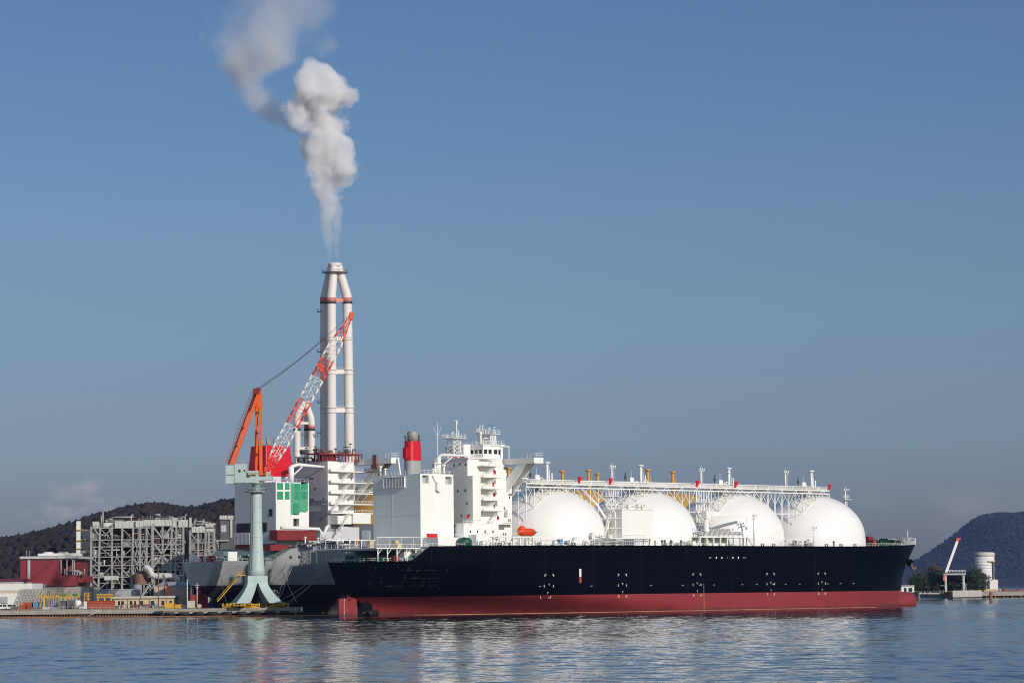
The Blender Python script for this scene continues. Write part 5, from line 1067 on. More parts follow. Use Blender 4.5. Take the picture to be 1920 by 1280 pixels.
# ------------------------------------------------------------------ power plant: three open steel boiler houses
YP = 1240
def boiler(label, cols, levels, top, bottom, depth, seed, braces, ducts, px_clutter):
    x_px = cols[0]; t = T('boiler_house', label, 'boiler house', (cols[0]+cols[-1])/2, YP, GZ, 'open steel boiler houses of the power plant')
    pt = lambda px, py, e=0: at(px, py, YP+e); r = random.Random(seed)
    for i, px in enumerate(cols):
        for e in (0, depth*.5):
            wd = (1.4 if i == 0 else 1.0 if i == len(cols)-1 else .55 + .35*r.random()) if e == 0 else .5
            mb = MB(); a, b = pt(px, bottom, e), pt(px, top + r.choice((2, 6, 9)), e); lean = r.choice((0, 0, .8)) if 0 < i < len(cols)-1 else 0
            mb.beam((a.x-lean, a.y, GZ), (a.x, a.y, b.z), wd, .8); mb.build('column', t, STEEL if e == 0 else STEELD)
    for k, py in enumerate(levels):
        a, b = pt(cols[0], py), pt(cols[-1], py)
        mb = MB(); mb.box(a.x, YP-.2, a.z-.22, b.x, YP+.3, a.z+.22); mb.build('floor_beam', t, STEEL)
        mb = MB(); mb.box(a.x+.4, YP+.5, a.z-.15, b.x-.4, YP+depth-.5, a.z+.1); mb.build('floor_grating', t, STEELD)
        for c0_, c1_ in zip(cols, cols[1:]):
            if r.random() < .6: p, q = pt(c0_, py), pt(c1_, py); mb = MB(); mb.rail([(p.x, YP-.35, a.z+.3), (q.x, YP-.35, a.z+.3)], 1.2, 1.7, .06); mb.build('railing', t, STEEL)
            if r.random() < .3:
                p, q = pt(c0_, py), pt(c1_, py); z = a.z - r.uniform(2.2, 3.0); f = r.uniform(.5, .95); mb = MB(); mb.box(p.x, YP+.4, z-.2, lerp(p.x, q.x, f), YP+3, z+.15); mb.bar((lerp(p.x, q.x, f), YP+.6, z), (lerp(p.x, q.x, f), YP+.6, a.z), .15, 5); mb.build('half_floor', t, STEEL)
            if r.random() < .10:
                p, q = pt(c0_, py), pt(c1_, py); mb = MB(); mb.box(p.x+.5, YP+.9, a.z+.3, q.x-.6, YP+1.2, a.z+r.uniform(2, 3.2)); mb.build('cladding_panel', t, r.choice((DUCT, LGREY, RUST)))
    ys = [top+8] + levels + [bottom]
    for y0_, y1_ in zip(ys, ys[1:]):
        for c0_, c1_ in zip(cols, cols[1:]):
            q = r.random(); mb = MB()
            if q < .22: mb.beam(pt(c0_, y0_, .3), pt(c1_, y1_, .3), .32)
            elif q < .44: mb.beam(pt(c1_, y0_, .3), pt(c0_, y1_, .3), .32)
            elif q < .58: m_ = (c0_+c1_)/2; mb.beam(pt(m_, y0_, .3), pt(c0_, y1_, .3), .3); mb.beam(pt(m_, y0_, .3), pt(c1_, y1_, .3), .3)
            elif q < .72: f = r.uniform(.3, .7); mb.beam(pt(lerp(c0_, c1_, f), y0_, .2), pt(lerp(c0_, c1_, f), y1_, .2), .35)
            else: continue
            mb.build('bay_brace', t, STEEL)
    for (x0, y0, x1, y1, wd) in braces: mb = MB(); mb.beam(pt(x0, y0, -.35), pt(x1, y1, -.35), wd*.8, wd*.8); mb.build('brace', t, STEEL)
    for (x0, y0, x1, y1, d, kind) in ducts:
        mb = MB(); a, b = pt(x0, y1, -.6), pt(x1, y0, -.6)
        if kind == 'r': zc = (a.z+b.z)/2; mb.bar((a.x, YP+d/2, zc), (b.x, YP+d/2, zc), (b.z-a.z)/2, 20)
        else:
            mb.box(a.x, YP-.6, a.z, b.x, YP+d, b.z)
            for i in range(int((b.x-a.x)/1.6)+1): x = a.x + .3 + i*1.6; mb.box(x-.1, YP-.75, a.z+.1, x+.1, YP-.6, b.z-.1) if x < b.x else None
        mb.build('gas_duct', t, DUCT)
    # boiler body, silos and pipes inside the frame
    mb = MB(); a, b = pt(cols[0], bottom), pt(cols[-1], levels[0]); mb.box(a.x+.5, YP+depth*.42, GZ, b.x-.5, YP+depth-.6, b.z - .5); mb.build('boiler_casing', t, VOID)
    for g in range(4):
        mb = MB()
        for i in range(px_clutter):
            px = r.uniform(cols[0]+1, cols[-1]-1); lev = r.choice(levels + [bottom]); p = pt(px, lev, r.uniform(.2, depth*.5)); k = r.random()
            if k < .35: h = r.uniform(1.5, 4.5); mb.bar(p, p + Vector((0, 0, h)), r.uniform(.12, .45), 7)
            elif k < .7: L_ = r.uniform(2, 11); z = r.uniform(1, 5); mb.bar(p + Vector((0, 0, z)), p + Vector((min(L_, pt(cols[-1], lev).x - p.x), 0, z)), r.uniform(.12, .42), 7)
            elif k < .85: s = r.uniform(.4, 1.3); mb.box(p.x-s, p.y-s*.6, p.z+.3, p.x+s, p.y+s*.6, p.z+r.uniform(1.2, 3.4))
            else: h = r.uniform(1.5, 4); mb.tube([p, p + Vector((0, 0, h)), p + Vector((.5, 0, h+.6)), p + Vector((1.6, 0, h+.7)), p + Vector((2.2, 0, h)), p + Vector((2.2, 0, .4))], r.uniform(.18, .42), 7)
        mb.build('pipework', t, [STEEL, DUCT, STEEL, RUST][g], kind='stuff')
    return t
LV = [990, 1001, 1012, 1025, 1034, 1044, 1060, 1082]
b1 = boiler('widest open steel boiler house, its thick pillar beside the red brick-coloured hall', [171, 187.5, 210, 229, 250, 263, 275, 285], [990, 1012, 1025, 1044, 1060, 1082], 978, 1103, 22, 5,
    [(253, 1014, 262, 1043, .6), (262, 1014, 253, 1043, .6), (265, 1014, 274, 1043, .6), (274, 1014, 265, 1043, .6), (252, 1046, 257, 1060, .6), (262, 1046, 257, 1060, .6), (264, 1046, 269, 1060, .6), (274, 1046, 269, 1060, .6), (276, 1060, 284, 1046, .6), (172, 1045, 186, 1058, .5), (172, 1060, 186, 1072, .5), (186, 1074, 172, 1086, .5), (172, 1088, 186, 1100, .5), (196, 1005, 209, 990, .6), (211, 1012, 205, 990, .5), (228, 1065, 247, 1085, .7), (246, 1085, 251, 1062, .8), (176, 990, 187, 1004, .6)],
    [(174, 978.5, 211, 990, 9, 'r'), (215, 977, 250, 990, 8, 'b'), (254, 976, 268, 988, 6, 'b'), (195, 1079, 222, 1087, 5, 'b')], 46)
b2 = boiler('open steel boiler house crossed by big X braces in the middle of the plant', [287, 305, 322.5, 331, 344], [986, 1009, 1020, 1029, 1041, 1055, 1068], 975, 1100, 22, 9,
    [(288, 988, 305, 1009, .9), (321, 988, 305, 1009, .9), (288, 1017, 321, 1062, .9), (321, 1014, 288, 1063, .9), (318, 1068, 307, 1080, .8), (323, 1030, 331, 1042, .5), (331, 1010, 323, 1024, .5), (332, 1034, 343, 1048, .5), (343, 1034, 332, 1048, .5)],
    [(268, 973.5, 322, 986, 9, 'b'), (323, 970, 331, 988, 5, 'b'), (334, 974, 352, 988, 6, 'b'), (354.5, 970, 358, 988, 3, 'b')], 40)
b3 = boiler('smaller open steel boiler house with a white top duct next to the grey stern', [357, 372, 386, 392, 402], [998, 1017, 1031, 1041], 988, 1100, 20, 13,
    [(358, 999, 371, 1016, .5), (384, 1031, 388, 1000, .6), (387, 1032, 401, 1046, .5), (401, 1018, 387, 1031, .5)], [(359, 987, 384, 998, 7, 'b'), (386, 990, 401, 996, 6, 'b'), (385, 981, 399, 988, 5, 'b')], 34)
# roof-top vents and antennas on the plant
mb = MB()
for px, py, h in ((190, 972, 5), (193, 968, 7), (246, 968, 5), (259, 972, 3), (318, 968, 4), (340, 970, 4), (347, 968, 5), (365, 983, 3), (380, 984, 3)):
    p = at(px, 988, YP+3); mb.bar(p, p + Vector((0, 0, h)), .35, 7); mb.bar(p + Vector((0, 0, h)), p + Vector((.8, 0, h+.5)), .35, 7)
for pp in ((268, 972), (282, 971.5), (300, 971.5), (318, 971.5)): p = at(pp[0], 973, YP+2); mb.bar(p, p + Vector((0, 0, 1.8)), .1, 5)
a, b = at(268, 973.3, YP), at(322, 973.3, YP); mb.rail([(a.x, YP, a.z), (b.x, YP, b.z)], 1.2, 2, .07); mb.build('roof_vents', b1, STEEL)
# bent flue duct and hopper in front
fd = T('flue_duct', 'pale bent flue duct snaking down beside the brown hopper', 'duct', 300, YP-10, GZ)
q = [at(*p, YP-9) for p in ((270, 1063), (276, 1064), (280, 1067), (282.5, 1072), (285, 1077), (290, 1079.5), (300, 1079.5), (318, 1079.5), (327, 1080), (332, 1083), (333, 1090))]
MB().tube(q, 1.35, 12).build('duct_run', fd, DUCT)
mb = MB()
for px in (290, 306, 322, 333): p = at(px, 1083, YP-9); mb.bar((p.x, p.y, GZ), (p.x, p.y, p.z), .25, 6)
mb.build('duct_support', fd, STEEL)
hp = T('hopper', 'brown conical coal hopper among the plant pipes', 'hopper', 265, YP-6, GZ)
c = at(265, 1085, YP-4); zt_, zb_ = at(265, 1072, YP-4).z, at(265, 1086, YP-4).z
mb = MB(); mb.lathe(c.x, c.y, [(1.2, zt_+.6), (2.6, zt_), (3.2, zb_), (3.3, GZ)], 20); mb.build('hopper_shell', hp, RUST)
mb = MB(); mb.lathe(c.x, c.y, [(3.4, GZ), (3.4, zb_-2)], 20); mb.build('hopper_base', hp, GREYW)
# white square stack and louvred wall at its left
vs = T('vent_stack', 'square white vent stack left of the boiler houses', 'vent stack', 146, YP+4, GZ)
mb = MB(); pbox(mb, 143, 976.5, 150.3, 1040, YP+4, 2.4); mb.build('shaft', vs, WHITEW)
mb = MB()
for py in (992, 1012, 1027): pbox(mb, 142, py, 152, py+1.5, YP+3, 4)
mb.build('shaft_platform', vs, YELLOW)
mb = MB(); p, q = at(146.5, 1040, YP+5), at(146.5, 1100, YP+5); mb.box(p.x-.8, YP+4.4, GZ, p.x+.8, YP+6, p.z); mb.build('shaft_support', vs, STEEL)
lw = T('louvred_wall', 'grey louvred cooling panels beside the white vent stack', 'louvred wall', 163, YP+8, GZ)
for py0, py1 in ((992, 1011), (1014, 1036)):
    mb = MB(); a, b = at(153, py1, YP+8), at(172, py0, YP+8); mb.box(a.x, YP+8.6, a.z, b.x, YP+9, b.z)
    n = 12
    for i in range(n): z = lerp(a.z, b.z, (i+.3)/n); mb.prism([(a.x, YP+8.6, z), (a.x, YP+8.0, z-.12), (a.x, YP+8.0, z), (a.x, YP+8.6, z+.12)], (b.x-a.x, 0, 0))
    mb.build('louvre_panel', lw, WHITEW)
mb = MB()
for px in (153, 160, 171): p = at(px, 1036, YP+8.5); mb.box(p.x-.3, YP+8.4, GZ, p.x+.3, YP+8.9, at(px, 992, YP+8).z)
mb.build('post', lw, STEEL)
# dark tower seen between the plant and the grey hull's casing
dt = T('gas_tower', 'dark steel tower with pale vents between the plant and the grey ship casing', 'tower', 427, 1200, GZ)
mb = MB(); a, b = at(413, 1050, 1200), at(436, 973, 1200); mb.box(a.x, 1200, GZ, b.x, 1212, b.z); mb.build('tower_body', dt, STEELD)
mb = MB()
for px in (414, 419, 424, 430, 435): p = at(px, 973, 1199); mb.box(p.x-.5, 1199.2, p.z-.02, p.x+.5, 1200.4, p.z+1.6)
pbox(mb, 414, 984, 424, 997, 1199.7, .3)
for px in (416, 419, 422): pbox(mb, px, 984, px+.5, 997, 1199.5, .2)
pbox(mb, 405, 1012, 428, 1014, 1198.5, 1.5); pbox(mb, 432, 968, 435.5, 1008, 1199.4, .6); mb.build('tower_vents', dt, DUCT)

# ------------------------------------------------------------------ halls, sheds and yard clutter on the left quay
YH = 1120
rh = T('turbine_hall', 'large dark red clad hall with a pale roof edge', 'building', 98, YH, GZ)
mb = MB(); pbox(mb, 38, 1049, 115, 1098, YH, 40); pbox(mb, 115, 1049, 143, 1078, YH+9, 30); pbox(mb, 115, 1078, 143.5, 1098, YH+.03, 30); pbox(mb, 143.5, 1079, 160, 1092, YH+4, 20); mb.build('wall', rh, REDWALL)
mb = MB(); pbox(mb, 37, 1041.5, 144, 1047, YH-.8, 42); rf = mb.build('roof_edge', rh, DUCT)
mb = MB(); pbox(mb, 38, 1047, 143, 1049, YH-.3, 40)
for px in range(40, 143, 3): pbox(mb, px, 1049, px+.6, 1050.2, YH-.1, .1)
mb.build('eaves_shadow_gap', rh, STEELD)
mb = MB(); pbox(mb, 71, 1036.5, 140, 1041.5, YH+6, 20)
for px in (90, 118): p = at(px, 1037, YH+14); mb.ball(p, (2.4, 2.4, .7), 14, 6)
mb.build('roof_monitor', rh, WHITEW)
for px in (52.5, 55.5, 114.5, 125.5, 136, 139): mb = MB(); p = at(px, 1049, YH-.4); q = at(px, 1098 if px < 100 else 1076, YH-.4); mb.bar((p.x, YH-.4, p.z), (q.x, YH-.4, q.z), .24, 7); mb.build('downpipe', rh, DUCT)
for px in (50, 56): mb = MB(); p = at(px, 1041, YH+1); mb.bar(p, p + Vector((0, 0, 1.6)), .1, 5); mb.ball(p + Vector((0, 0, 1.6)), .2, 6, 4); mb.build('roof_rod', rh, DUCT)
mb = MB(); pbox(mb, 60, 1098.02, 146, 1099.6, YH+.3, 20); mb.build('window_strip', rh, DARKG)
mb = MB(); pbox(mb, 60, 1099.6, 168, 1128, YH+.1, 25); mb.build('concrete_base', rh, CONC)
tk = T('silver_tank_group', 'silver vessels and pipes on the low roof of the red hall', 'tank group', 130, YH+3, at(130, 1078, YH).z)
mb = MB()
for px, py, r_ in ((127, 1074, .75), (131, 1073, .9), (135.5, 1073.5, .8), (140, 1073, .85), (145, 1074, .8), (149, 1075, .6)): p = at(px, py, YH+2); mb.bar(p + Vector((0, 0, 0)), p + Vector((0, 4, 0)), r_, 12); mb.bar((p.x, p.y, at(px, 1078, YH).z), p, .2, 6)
for px in (121, 124, 158): p = at(px, 1077.9, YH+2); mb.bar(p, p + Vector((0, 0, 2.6)), .25, 7)
mb.tube([at(*p, YH+3) for p in ((126, 1069), (136, 1068.5), (148, 1070), (154, 1074), (156, 1079))], .35, 8); mb.build('vessel', tk, STEEL)
wh_ = T('warehouse', 'low white warehouse at the quay with a beige band', 'building', 22, 1062, GZ)
mb = MB(); pbox(mb, -60, 1093, 60.5, 1106, 1062, 30); pbox(mb, -60, 1112, 40, 1140, 1062.02, 30); mb.build('wall', wh_, WHITEW)
mb = MB(); pbox(mb, -60, 1106, 60.4, 1112, 1062.1, 29); pbox(mb, 40, 1112, 60.4, 1140, 1062.1, 29); mb.build('band', wh_, BEIGE)
mb = MB(); pbox(mb, -61, 1091.8, 61.5, 1093, 1061.5, 31); mb.build('roof', wh_, CONCP)
mb = MB(); pbox(mb, 2, 1118, 14, 1130, 1061.6, .45); pbox(mb, -30, 1118, -12, 1130, 1061.6, .45); mb.build('roller_door', wh_, GREYW)
rr_ = T('shed', 'shed with a dark red pitched roof behind the white warehouse', 'building', 5, 1100, GZ)
mb = MB(); a, b = at(-60, 1091, 1100), at(45, 1091, 1100); h0 = at(0, 1090.5, 1100).z; h1 = at(0, 1084.5, 1108).z; mb.prism([(a.x, 1100, h0), (a.x, 1110, h1), (a.x, 1120, h0)], (b.x-a.x, 0, 0)); mb.build('roof', rr_, REDWALL)
mb = MB(); mb.box(a.x+.3, 1100.3, GZ, b.x-.3, 1119.7, h0); mb.build('wall', rr_, WHITEW)
# leaning stack of grey hatch gratings
gp = T('grating_stack', 'stack of large grey gratings leaning at the end of the white warehouse', 'grating stack', 47, 1030, GZ)
for i, (px, e) in enumerate(((22, 0), (29, 2), (36, 4))):
    mb = MB(); a, b = at(px, 1131, 1030+e), at(px+36, 1131, 1030+e); zt_ = at(px, 1105, 1030+e).z; d = 3.2
    O = Vector((a.x, 1030+e, GZ)); U = Vector((b.x-a.x, 0, 0)); V = Vector((2.6, 2.0, zt_-GZ))
    for k in range(7): mb.beam(O + U*(k/6), O + U*(k/6) + V, .25, .3)
    for k in range(5): mb.beam(O + V*(k/4), O + V*(k/4) + U, .22, .35)
    for k in range(4): mb.add([O + V*(k/4+.03) + Vector((0, .2, 0)), O + V*(k/4+.03) + U + Vector((0, .2, 0)), O + V*(k/4+.2) + U + Vector((0, .2, 0)), O + V*(k/4+.2) + Vector((0, .2, 0))], [(0,1,2,3)])
    mb.build('grating', gp, STEEL)
def simple(name, label, cat, px, Y, fn, mt, group=None, z=GZ):
    mb = MB(); fn(mb); return mb.build(name, None, mt, label, cat, group)
gw = T('store_building', 'long low grey windowless store in front of the boiler houses', 'building', 219, 1060, GZ)
mb = MB(); pbox(mb, 176, 1105, 264, 1130, 1060, 14); mb.build('wall', gw, GREYW)
mb = MB(); pbox(mb, 175.5, 1103, 264.5, 1105, 1059.6, 15); mb.build('roof', gw, LGREY)
mb = MB()
for px in range(180, 264, 12): pbox(mb, px, 1105.2, px+.7, 1120, 1059.9, .1)
mb.build('wall_rib', gw, LGREY)
bb = T('office_block', 'beige windowless block with a grey lean-to roof beside the grey stern', 'building', 318, 1045, GZ)
mb = MB(); pbox(mb, 289, 1098, 348, 1134, 1045, 16); mb.build('wall', bb, BEIGE)
mb = MB(); a, b = at(281, 1097.7, 1045), at(349, 1097.7, 1045); h1 = at(300, 1090, 1050).z; mb.prism([(a.x+2, 1044.6, a.z), (a.x+2, 1062, a.z), (a.x+4, 1062, h1), (a.x+4, 1052, h1)], (b.x-a.x-2, 0, 0)); mb.build('roof', bb, GREYW)
mb = MB()
for px in (301, 316, 331): pbox(mb, px, 1098.5, px+.4, 1133, 1044.9, .1)
pbox(mb, 300, 1102, 301.5, 1108, 1044.9, .1); mb.build('wall_joint', bb, CONCP)
yb = T('canteen_building', 'low yellow building with dark windows behind the red container', 'building', 270, 1015, GZ)
mb = MB(); a, b = at(214, 1121.5, 1015), at(326, 1121.5, 1015); s_ = 5400/1015
mb.panel((a.x, 1015, GZ), (1,0,0), (0,0,1), (0,1,0), b.x-a.x, a.z-GZ, [((px-214)/s_, 1.0, (px+wd-214)/s_, 2.6, .3, 1) for px, wd in ((221, 4), (227, 5), (243, 5), (251, 4), (262, 6), (282, 7), (302, 6), (317, 5))])
mb.box(a.x, 1015.4, GZ, b.x, 1027, a.z-.02); mb.build('wall', yb, [CREAM, DARKG])
mb = MB(); mb.box(a.x-.5, 1014.3, a.z, b.x+.5, 1027.5, a.z+.75); pbox(mb, 214, 1116.5, 326, 1118, 1020, 7); mb.build('roof', yb, CONCP)
for px in (240, 281, 313): mb = MB(); p = at(px, 1122, 1014.8); mb.bar((p.x, 1014.8, GZ), (p.x, 1014.8, p.z), .1, 6); mb.build('downpipe', yb, CONC)
st = T('stair_frame', 'dark steel stair frame between the grey store and beige block', 'stair', 276, 1055, GZ)
mb = MB()
for px in (264.5, 270, 282, 288): p = at(px, 1094, 1055); mb.box(p.x-.25, 1055, GZ, p.x+.25, 1055.5, p.z)
for py in (1094, 1102, 1110): a, b = at(264, py, 1055), at(288.5, py, 1055); mb.box(a.x, 1055, a.z-.25, b.x, 1059, a.z)
mb.build('frame', st, STEEL)
mb = MB(); mb.stair(at(266, 1118, 1054), at(281, 1096, 1054), 1.2); mb.stair(at(272, 1118, 1057), at(287, 1096, 1057), 1.2); mb.build('flight', st, DUCT)
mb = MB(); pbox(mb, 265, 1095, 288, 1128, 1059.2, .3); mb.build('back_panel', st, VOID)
# containers
def container(px0, px1, py0, py1, Y, mt, label, end=None):
    t = T('shipping_container', label, 'container', (px0+px1)/2, Y, GZ); mb = MB(); a, b = at(px0, py1, Y), at(px1, py0, Y); mb.box(a.x, Y, GZ, b.x, Y+2.5, b.z)
    n = int((b.x-a.x)/.36)
    for i in range(n): x = a.x + .25 + i*(b.x-a.x-.5)/n; mb.box(x, Y-.07, GZ+.2, x+.16, Y, b.z-.2)
    mb.box(a.x-.05, Y-.1, b.z-.16, b.x+.05, Y+2.6, b.z+.05); mb.box(a.x-.05, Y-.1, GZ, b.x+.05, Y, GZ+.18); mb.build('body', t, mt)
    if end:
        mb = MB(); mb.box(a.x-1.1, Y-.02, GZ, a.x-.06, Y+2.5, b.z-.1)
        for i in range(3): mb.bar((a.x-.95+i*.3, Y-.08, GZ+.2), (a.x-.95+i*.3, Y-.08, b.z-.3), .04, 5)
        mb.build('door', t, end)
    return t
container(163, 214, 1125.5, 1141.5, 992, CONTR, 'long orange red shipping container near the quay edge', WHITEW)
t = T('storage_tank', 'small white upright tank left of the red container', 'tank', 146, 996, GZ); c = at(146, 1130, 997); zt_ = at(146, 1125, 997).z
mb = MB(); mb.lathe(c.x, 997, [(1.15, GZ), (1.15, zt_-.3), (.9, zt_), (0, zt_+.15)], 20); mb.build('shell', t, WHITEW); mb = MB(); mb.bar((c.x-1.25, 996.3, GZ), (c.x-1.25, 996.3, zt_+.4), .07, 5); mb.bar((c.x-.95, 996, GZ), (c.x-.95, 996, zt_+.4), .07, 5); mb.build('ladder', t, STEEL)
# yellow and teal trestles with panels on them
def trestle_rack(px0, px1, Y, label, n, seed, pan):
    t = T('trestle_rack', label, 'rack', (px0+px1)/2, Y, GZ); a, b = at(px0, 1120, Y), at(px1, 1120, Y); zt_ = at(px0, 1119.5, Y).z; r = random.Random(seed); mb = MB()
    for i in range(n):
        x = lerp(a.x, b.x, i/(n-1)); mb.beam((x-.6, Y, GZ), (x, Y+.6, zt_), .16); mb.beam((x+.6, Y, GZ), (x, Y+.6, zt_), .16); mb.beam((x-.35, Y+.3, GZ+1.4), (x+.35, Y+.3, GZ+1.4), .12)
    mb.build('trestle', t, TEAL); mb = MB()
    for k in range(3): mb.box(a.x-.5, Y+.2+k*.5, zt_+.02+.28*(k % 2), b.x+.5, Y+.5+k*.5, zt_+.3+.28*(k % 2))
    for i in range(n*2): x = r.uniform(a.x, b.x); mb.bar((x, Y+.4, zt_+.3), (x, Y+.4, zt_+r.uniform(.7, 1.6)), .1, 5); mb.bar((x, Y+.1, GZ), (x+r.uniform(-.4, .4), Y+.1, zt_), .09, 5)
    mb.build('top_beam', t, YELLOW)
    for p0, p1 in pan: mb = MB(); pbox(mb, p0, 1112, p1, 1117.5, Y+.6, .2); mb.build('mesh_panel', t, GREENP)
trestle_rack(76, 108, 1004, 'yellow and teal trestle rack left of the green panels', 6, 1, [])
trestle_rack(111, 147, 1006, 'trestle rack carrying two green panels', 6, 2, [(112, 126), (135, 147)])
def crate(px0, px1, py0, py1, Y, d, mt, name, label, cat, ribs=3):
    mb = MB(); a, b = at(px0, py1, Y), at(px1, py0, Y); mb.box(a.x, Y, GZ+.12, b.x, Y+d, b.z)
    for i in range(ribs): x = lerp(a.x+.08, b.x-.08, i/max(1, ribs-1)); mb.box(x-.08, Y-.06, GZ, x+.08, Y+d+.05, b.z+.04)
    mb.box(a.x-.05, Y-.05, b.z-.02, b.x+.05, Y+d+.05, b.z+.12)
    return mb.build(name, None, mt, label, cat)
crate(112, 124, 1126, 1138, 1000, 2, STEELD, 'equipment_box', 'black equipment box under the trestle rack', 'box'); crate(127, 139, 1125, 1138, 1001, 2, STEELD, 'equipment_box', 'black equipment box left of the white upright tank', 'box')
crate(310, 327, 1130, 1141, 976.5, 2.6, YELLOW, 'generator', 'bright yellow generator box on the jetty corner', 'generator', 4)
crate(36, 48, 1133, 1142, 989, 2, CONTR, 'pallet_stack', 'reddish pallet stack beside the white vans', 'pallets', 5); crate(43, 60, 1129, 1137, 994, 2, CONTR, 'banded_box', 'orange and white banded box under a blue sheet', 'box', 6)
crate(62, 72, 1128, 1134, 995, 2, BLUEP, 'tarp_bundle', 'blue sheeted bundle behind the reddish pallets', 'bundle', 2)
crate(352, 366, 1126, 1138, 985, 2.5, CONCP, 'site_cabin', 'small pale site cabin at the jetty root', 'cabin', 3)
crate(328, 340, 1133, 1139, 978, 2, YELLOW, 'machine_unit', 'smaller orange yellow machine right of the bright yellow generator', 'machine', 4)
crate(80, 100, 1138, 1142, 988.5, 2, CONCP, 'slab_stack', 'low stack of pale slabs on the quay edge', 'slabs', 5)
mb = MB(); p = at(291, 1133, 988); mb.lathe(p.x, 988, [(.5, GZ), (.52, GZ+.5), (.5, GZ+.9), (.52, GZ+1.4), (.48, GZ+1.7), (0, GZ+1.75)], 14); mb.build('oil_drum', None, BLUEP, 'blue drum standing at the foot of the wooden pole', 'drum')
r = random.Random(5)
for k, (px0, px1, mt, lab) in enumerate(((224, 240, STEELD, 'dark pipe bundle in front of the yellow building'), (243, 262, RUST, 'rust brown pipe bundle stacked on timbers'), (264, 286, RUST, 'rusty pipe bundle left of the blue drum'))):
    a, b = at(px0, 1130, 990), at(px1, 1130, 990); mb = MB()
    for i in range(12): mb.bar((a.x + r.uniform(0, .6), 990.3 + .42*(i % 4), GZ+.5+.4*(i//4)), (b.x - r.uniform(0, .6), 990.3 + .42*(i % 4), GZ+.5+.4*(i//4)), .19, 8)
    for i in range(4): x = lerp(a.x+.2, b.x-.2, i/3); mb.box(x-.1, 990, GZ, x+.1, 992, GZ+.3); mb.box(x-.07, 989.95, GZ, x+.07, 990.05, GZ+1.7)
    mb.build('pipe_bundle', None, mt, lab, 'pipe bundle')
a, b = at(181, 1119, 1002), at(211, 1119, 1002); z0_, z1_ = at(181, 1119.5, 1002).z, at(181, 1114, 1002).z; mb = MB()
for e in (0, 1.4):
    for z in (z0_, z1_): mb.beam((a.x, 1002+e, z), (b.x, 1002+e, z), .28)
    for i in range(8): x0, x1 = lerp(a.x, b.x, i/8), lerp(a.x, b.x, (i+1)/8); mb.beam((x0, 1002+e, z0_ if i % 2 else z1_), (x1, 1002+e, z1_ if i % 2 else z0_), .16)
for i in range(3): x = lerp(a.x+.5, b.x-.5, i/2); mb.box(x-.2, 1002, GZ, x+.2, 1003.4, z0_)
mb.build('lifting_beam', None, YELLOW, 'yellow lattice lifting beam held up behind the red container', 'lifting beam')
mb = MB()
for px in (158, 165): p = at(px, 1110, 1003); mb.beam((p.x, 1003, GZ), (p.x, 1003, p.z), .25); mb.beam((p.x, 1004.5, GZ), (p.x, 1004.5, p.z), .25)
for py in (1111, 1116, 1122): a, b = at(157, py, 1003), at(170, py, 1003); mb.beam((a.x, 1003, a.z), (b.x, 1003, a.z), .22); mb.beam((a.x, 1004.5, a.z), (b.x, 1004.5, a.z), .22)
mb.beam(at(158, 1111, 1003), at(165, 1122, 1003), .15); mb.build('scaffold_tower', None, OCHRE, 'orange scaffold tower behind the white container end', 'scaffold')
# mobile crane, poles, vans
mc = T('mobile_crane', 'mobile crane with black and orange boom before the beige block', 'crane', 324, 1020, GZ)
mb = MB(); mb.beam(at(321.5, 1120, 1020), at(313, 1097, 1020), .9, 1.0); mb.build('boom_base', mc, ORANGE); mb = MB(); mb.beam(at(313, 1097, 1020), at(305.5, 1076, 1020), .6, .7); mb.build('boom_extension', mc, STEELD)
mb = MB(); pbox(mb, 312, 1124, 330, 1130, 1019, 2.6); pbox(mb, 319, 1118, 326, 1124, 1019.3, 2.2); mb.build('carrier', mc, YELLOW)
for px in (314.5, 320, 327): mb = MB(); p = at(px, 1131, 1019); mb.bar((p.x, 1018.8, GZ+.55), (p.x, 1021.8, GZ+.55), .55, 12); mb.build('wheel', mc, TYRE)
def pole(px, py, Y, mt, label, arms=True, name='utility_pole'):
    mb = MB(); p = at(px, py, Y); mb.bar((p.x, Y, GZ), (p.x, Y, p.z), .2, 8, .13)
    if arms: mb.beam((p.x-.9, Y, p.z-.8), (p.x+.9, Y, p.z-.8), .12); mb.beam((p.x-.7, Y, p.z-1.6), (p.x+.7, Y, p.z-1.6), .12); mb.bar((p.x, Y-.2, p.z-2.4), (p.x, Y-.2, p.z-1.8), .25, 8)
    mb.build(name, None, mt, label, 'pole')
pole(297, 1063, 1005, RUST, 'tall brown wooden pole right of the pipe bundles'); pole(351, 1085, 1000, WHITEW, 'white steel post beside the beige block', False); pole(308, 1093, 1040, STEELD, 'thin dark pole against the beige wall'); pole(369.5, 1092, 992, CONCP, 'lamp post in front of the dark grey stern'); pole(118, 1103, 1010, STEELD, 'thin dark post before the concrete base of the red hall', False); pole(93, 1107, 1008, STEELD, 'short dark post above the left trestle rack', False)
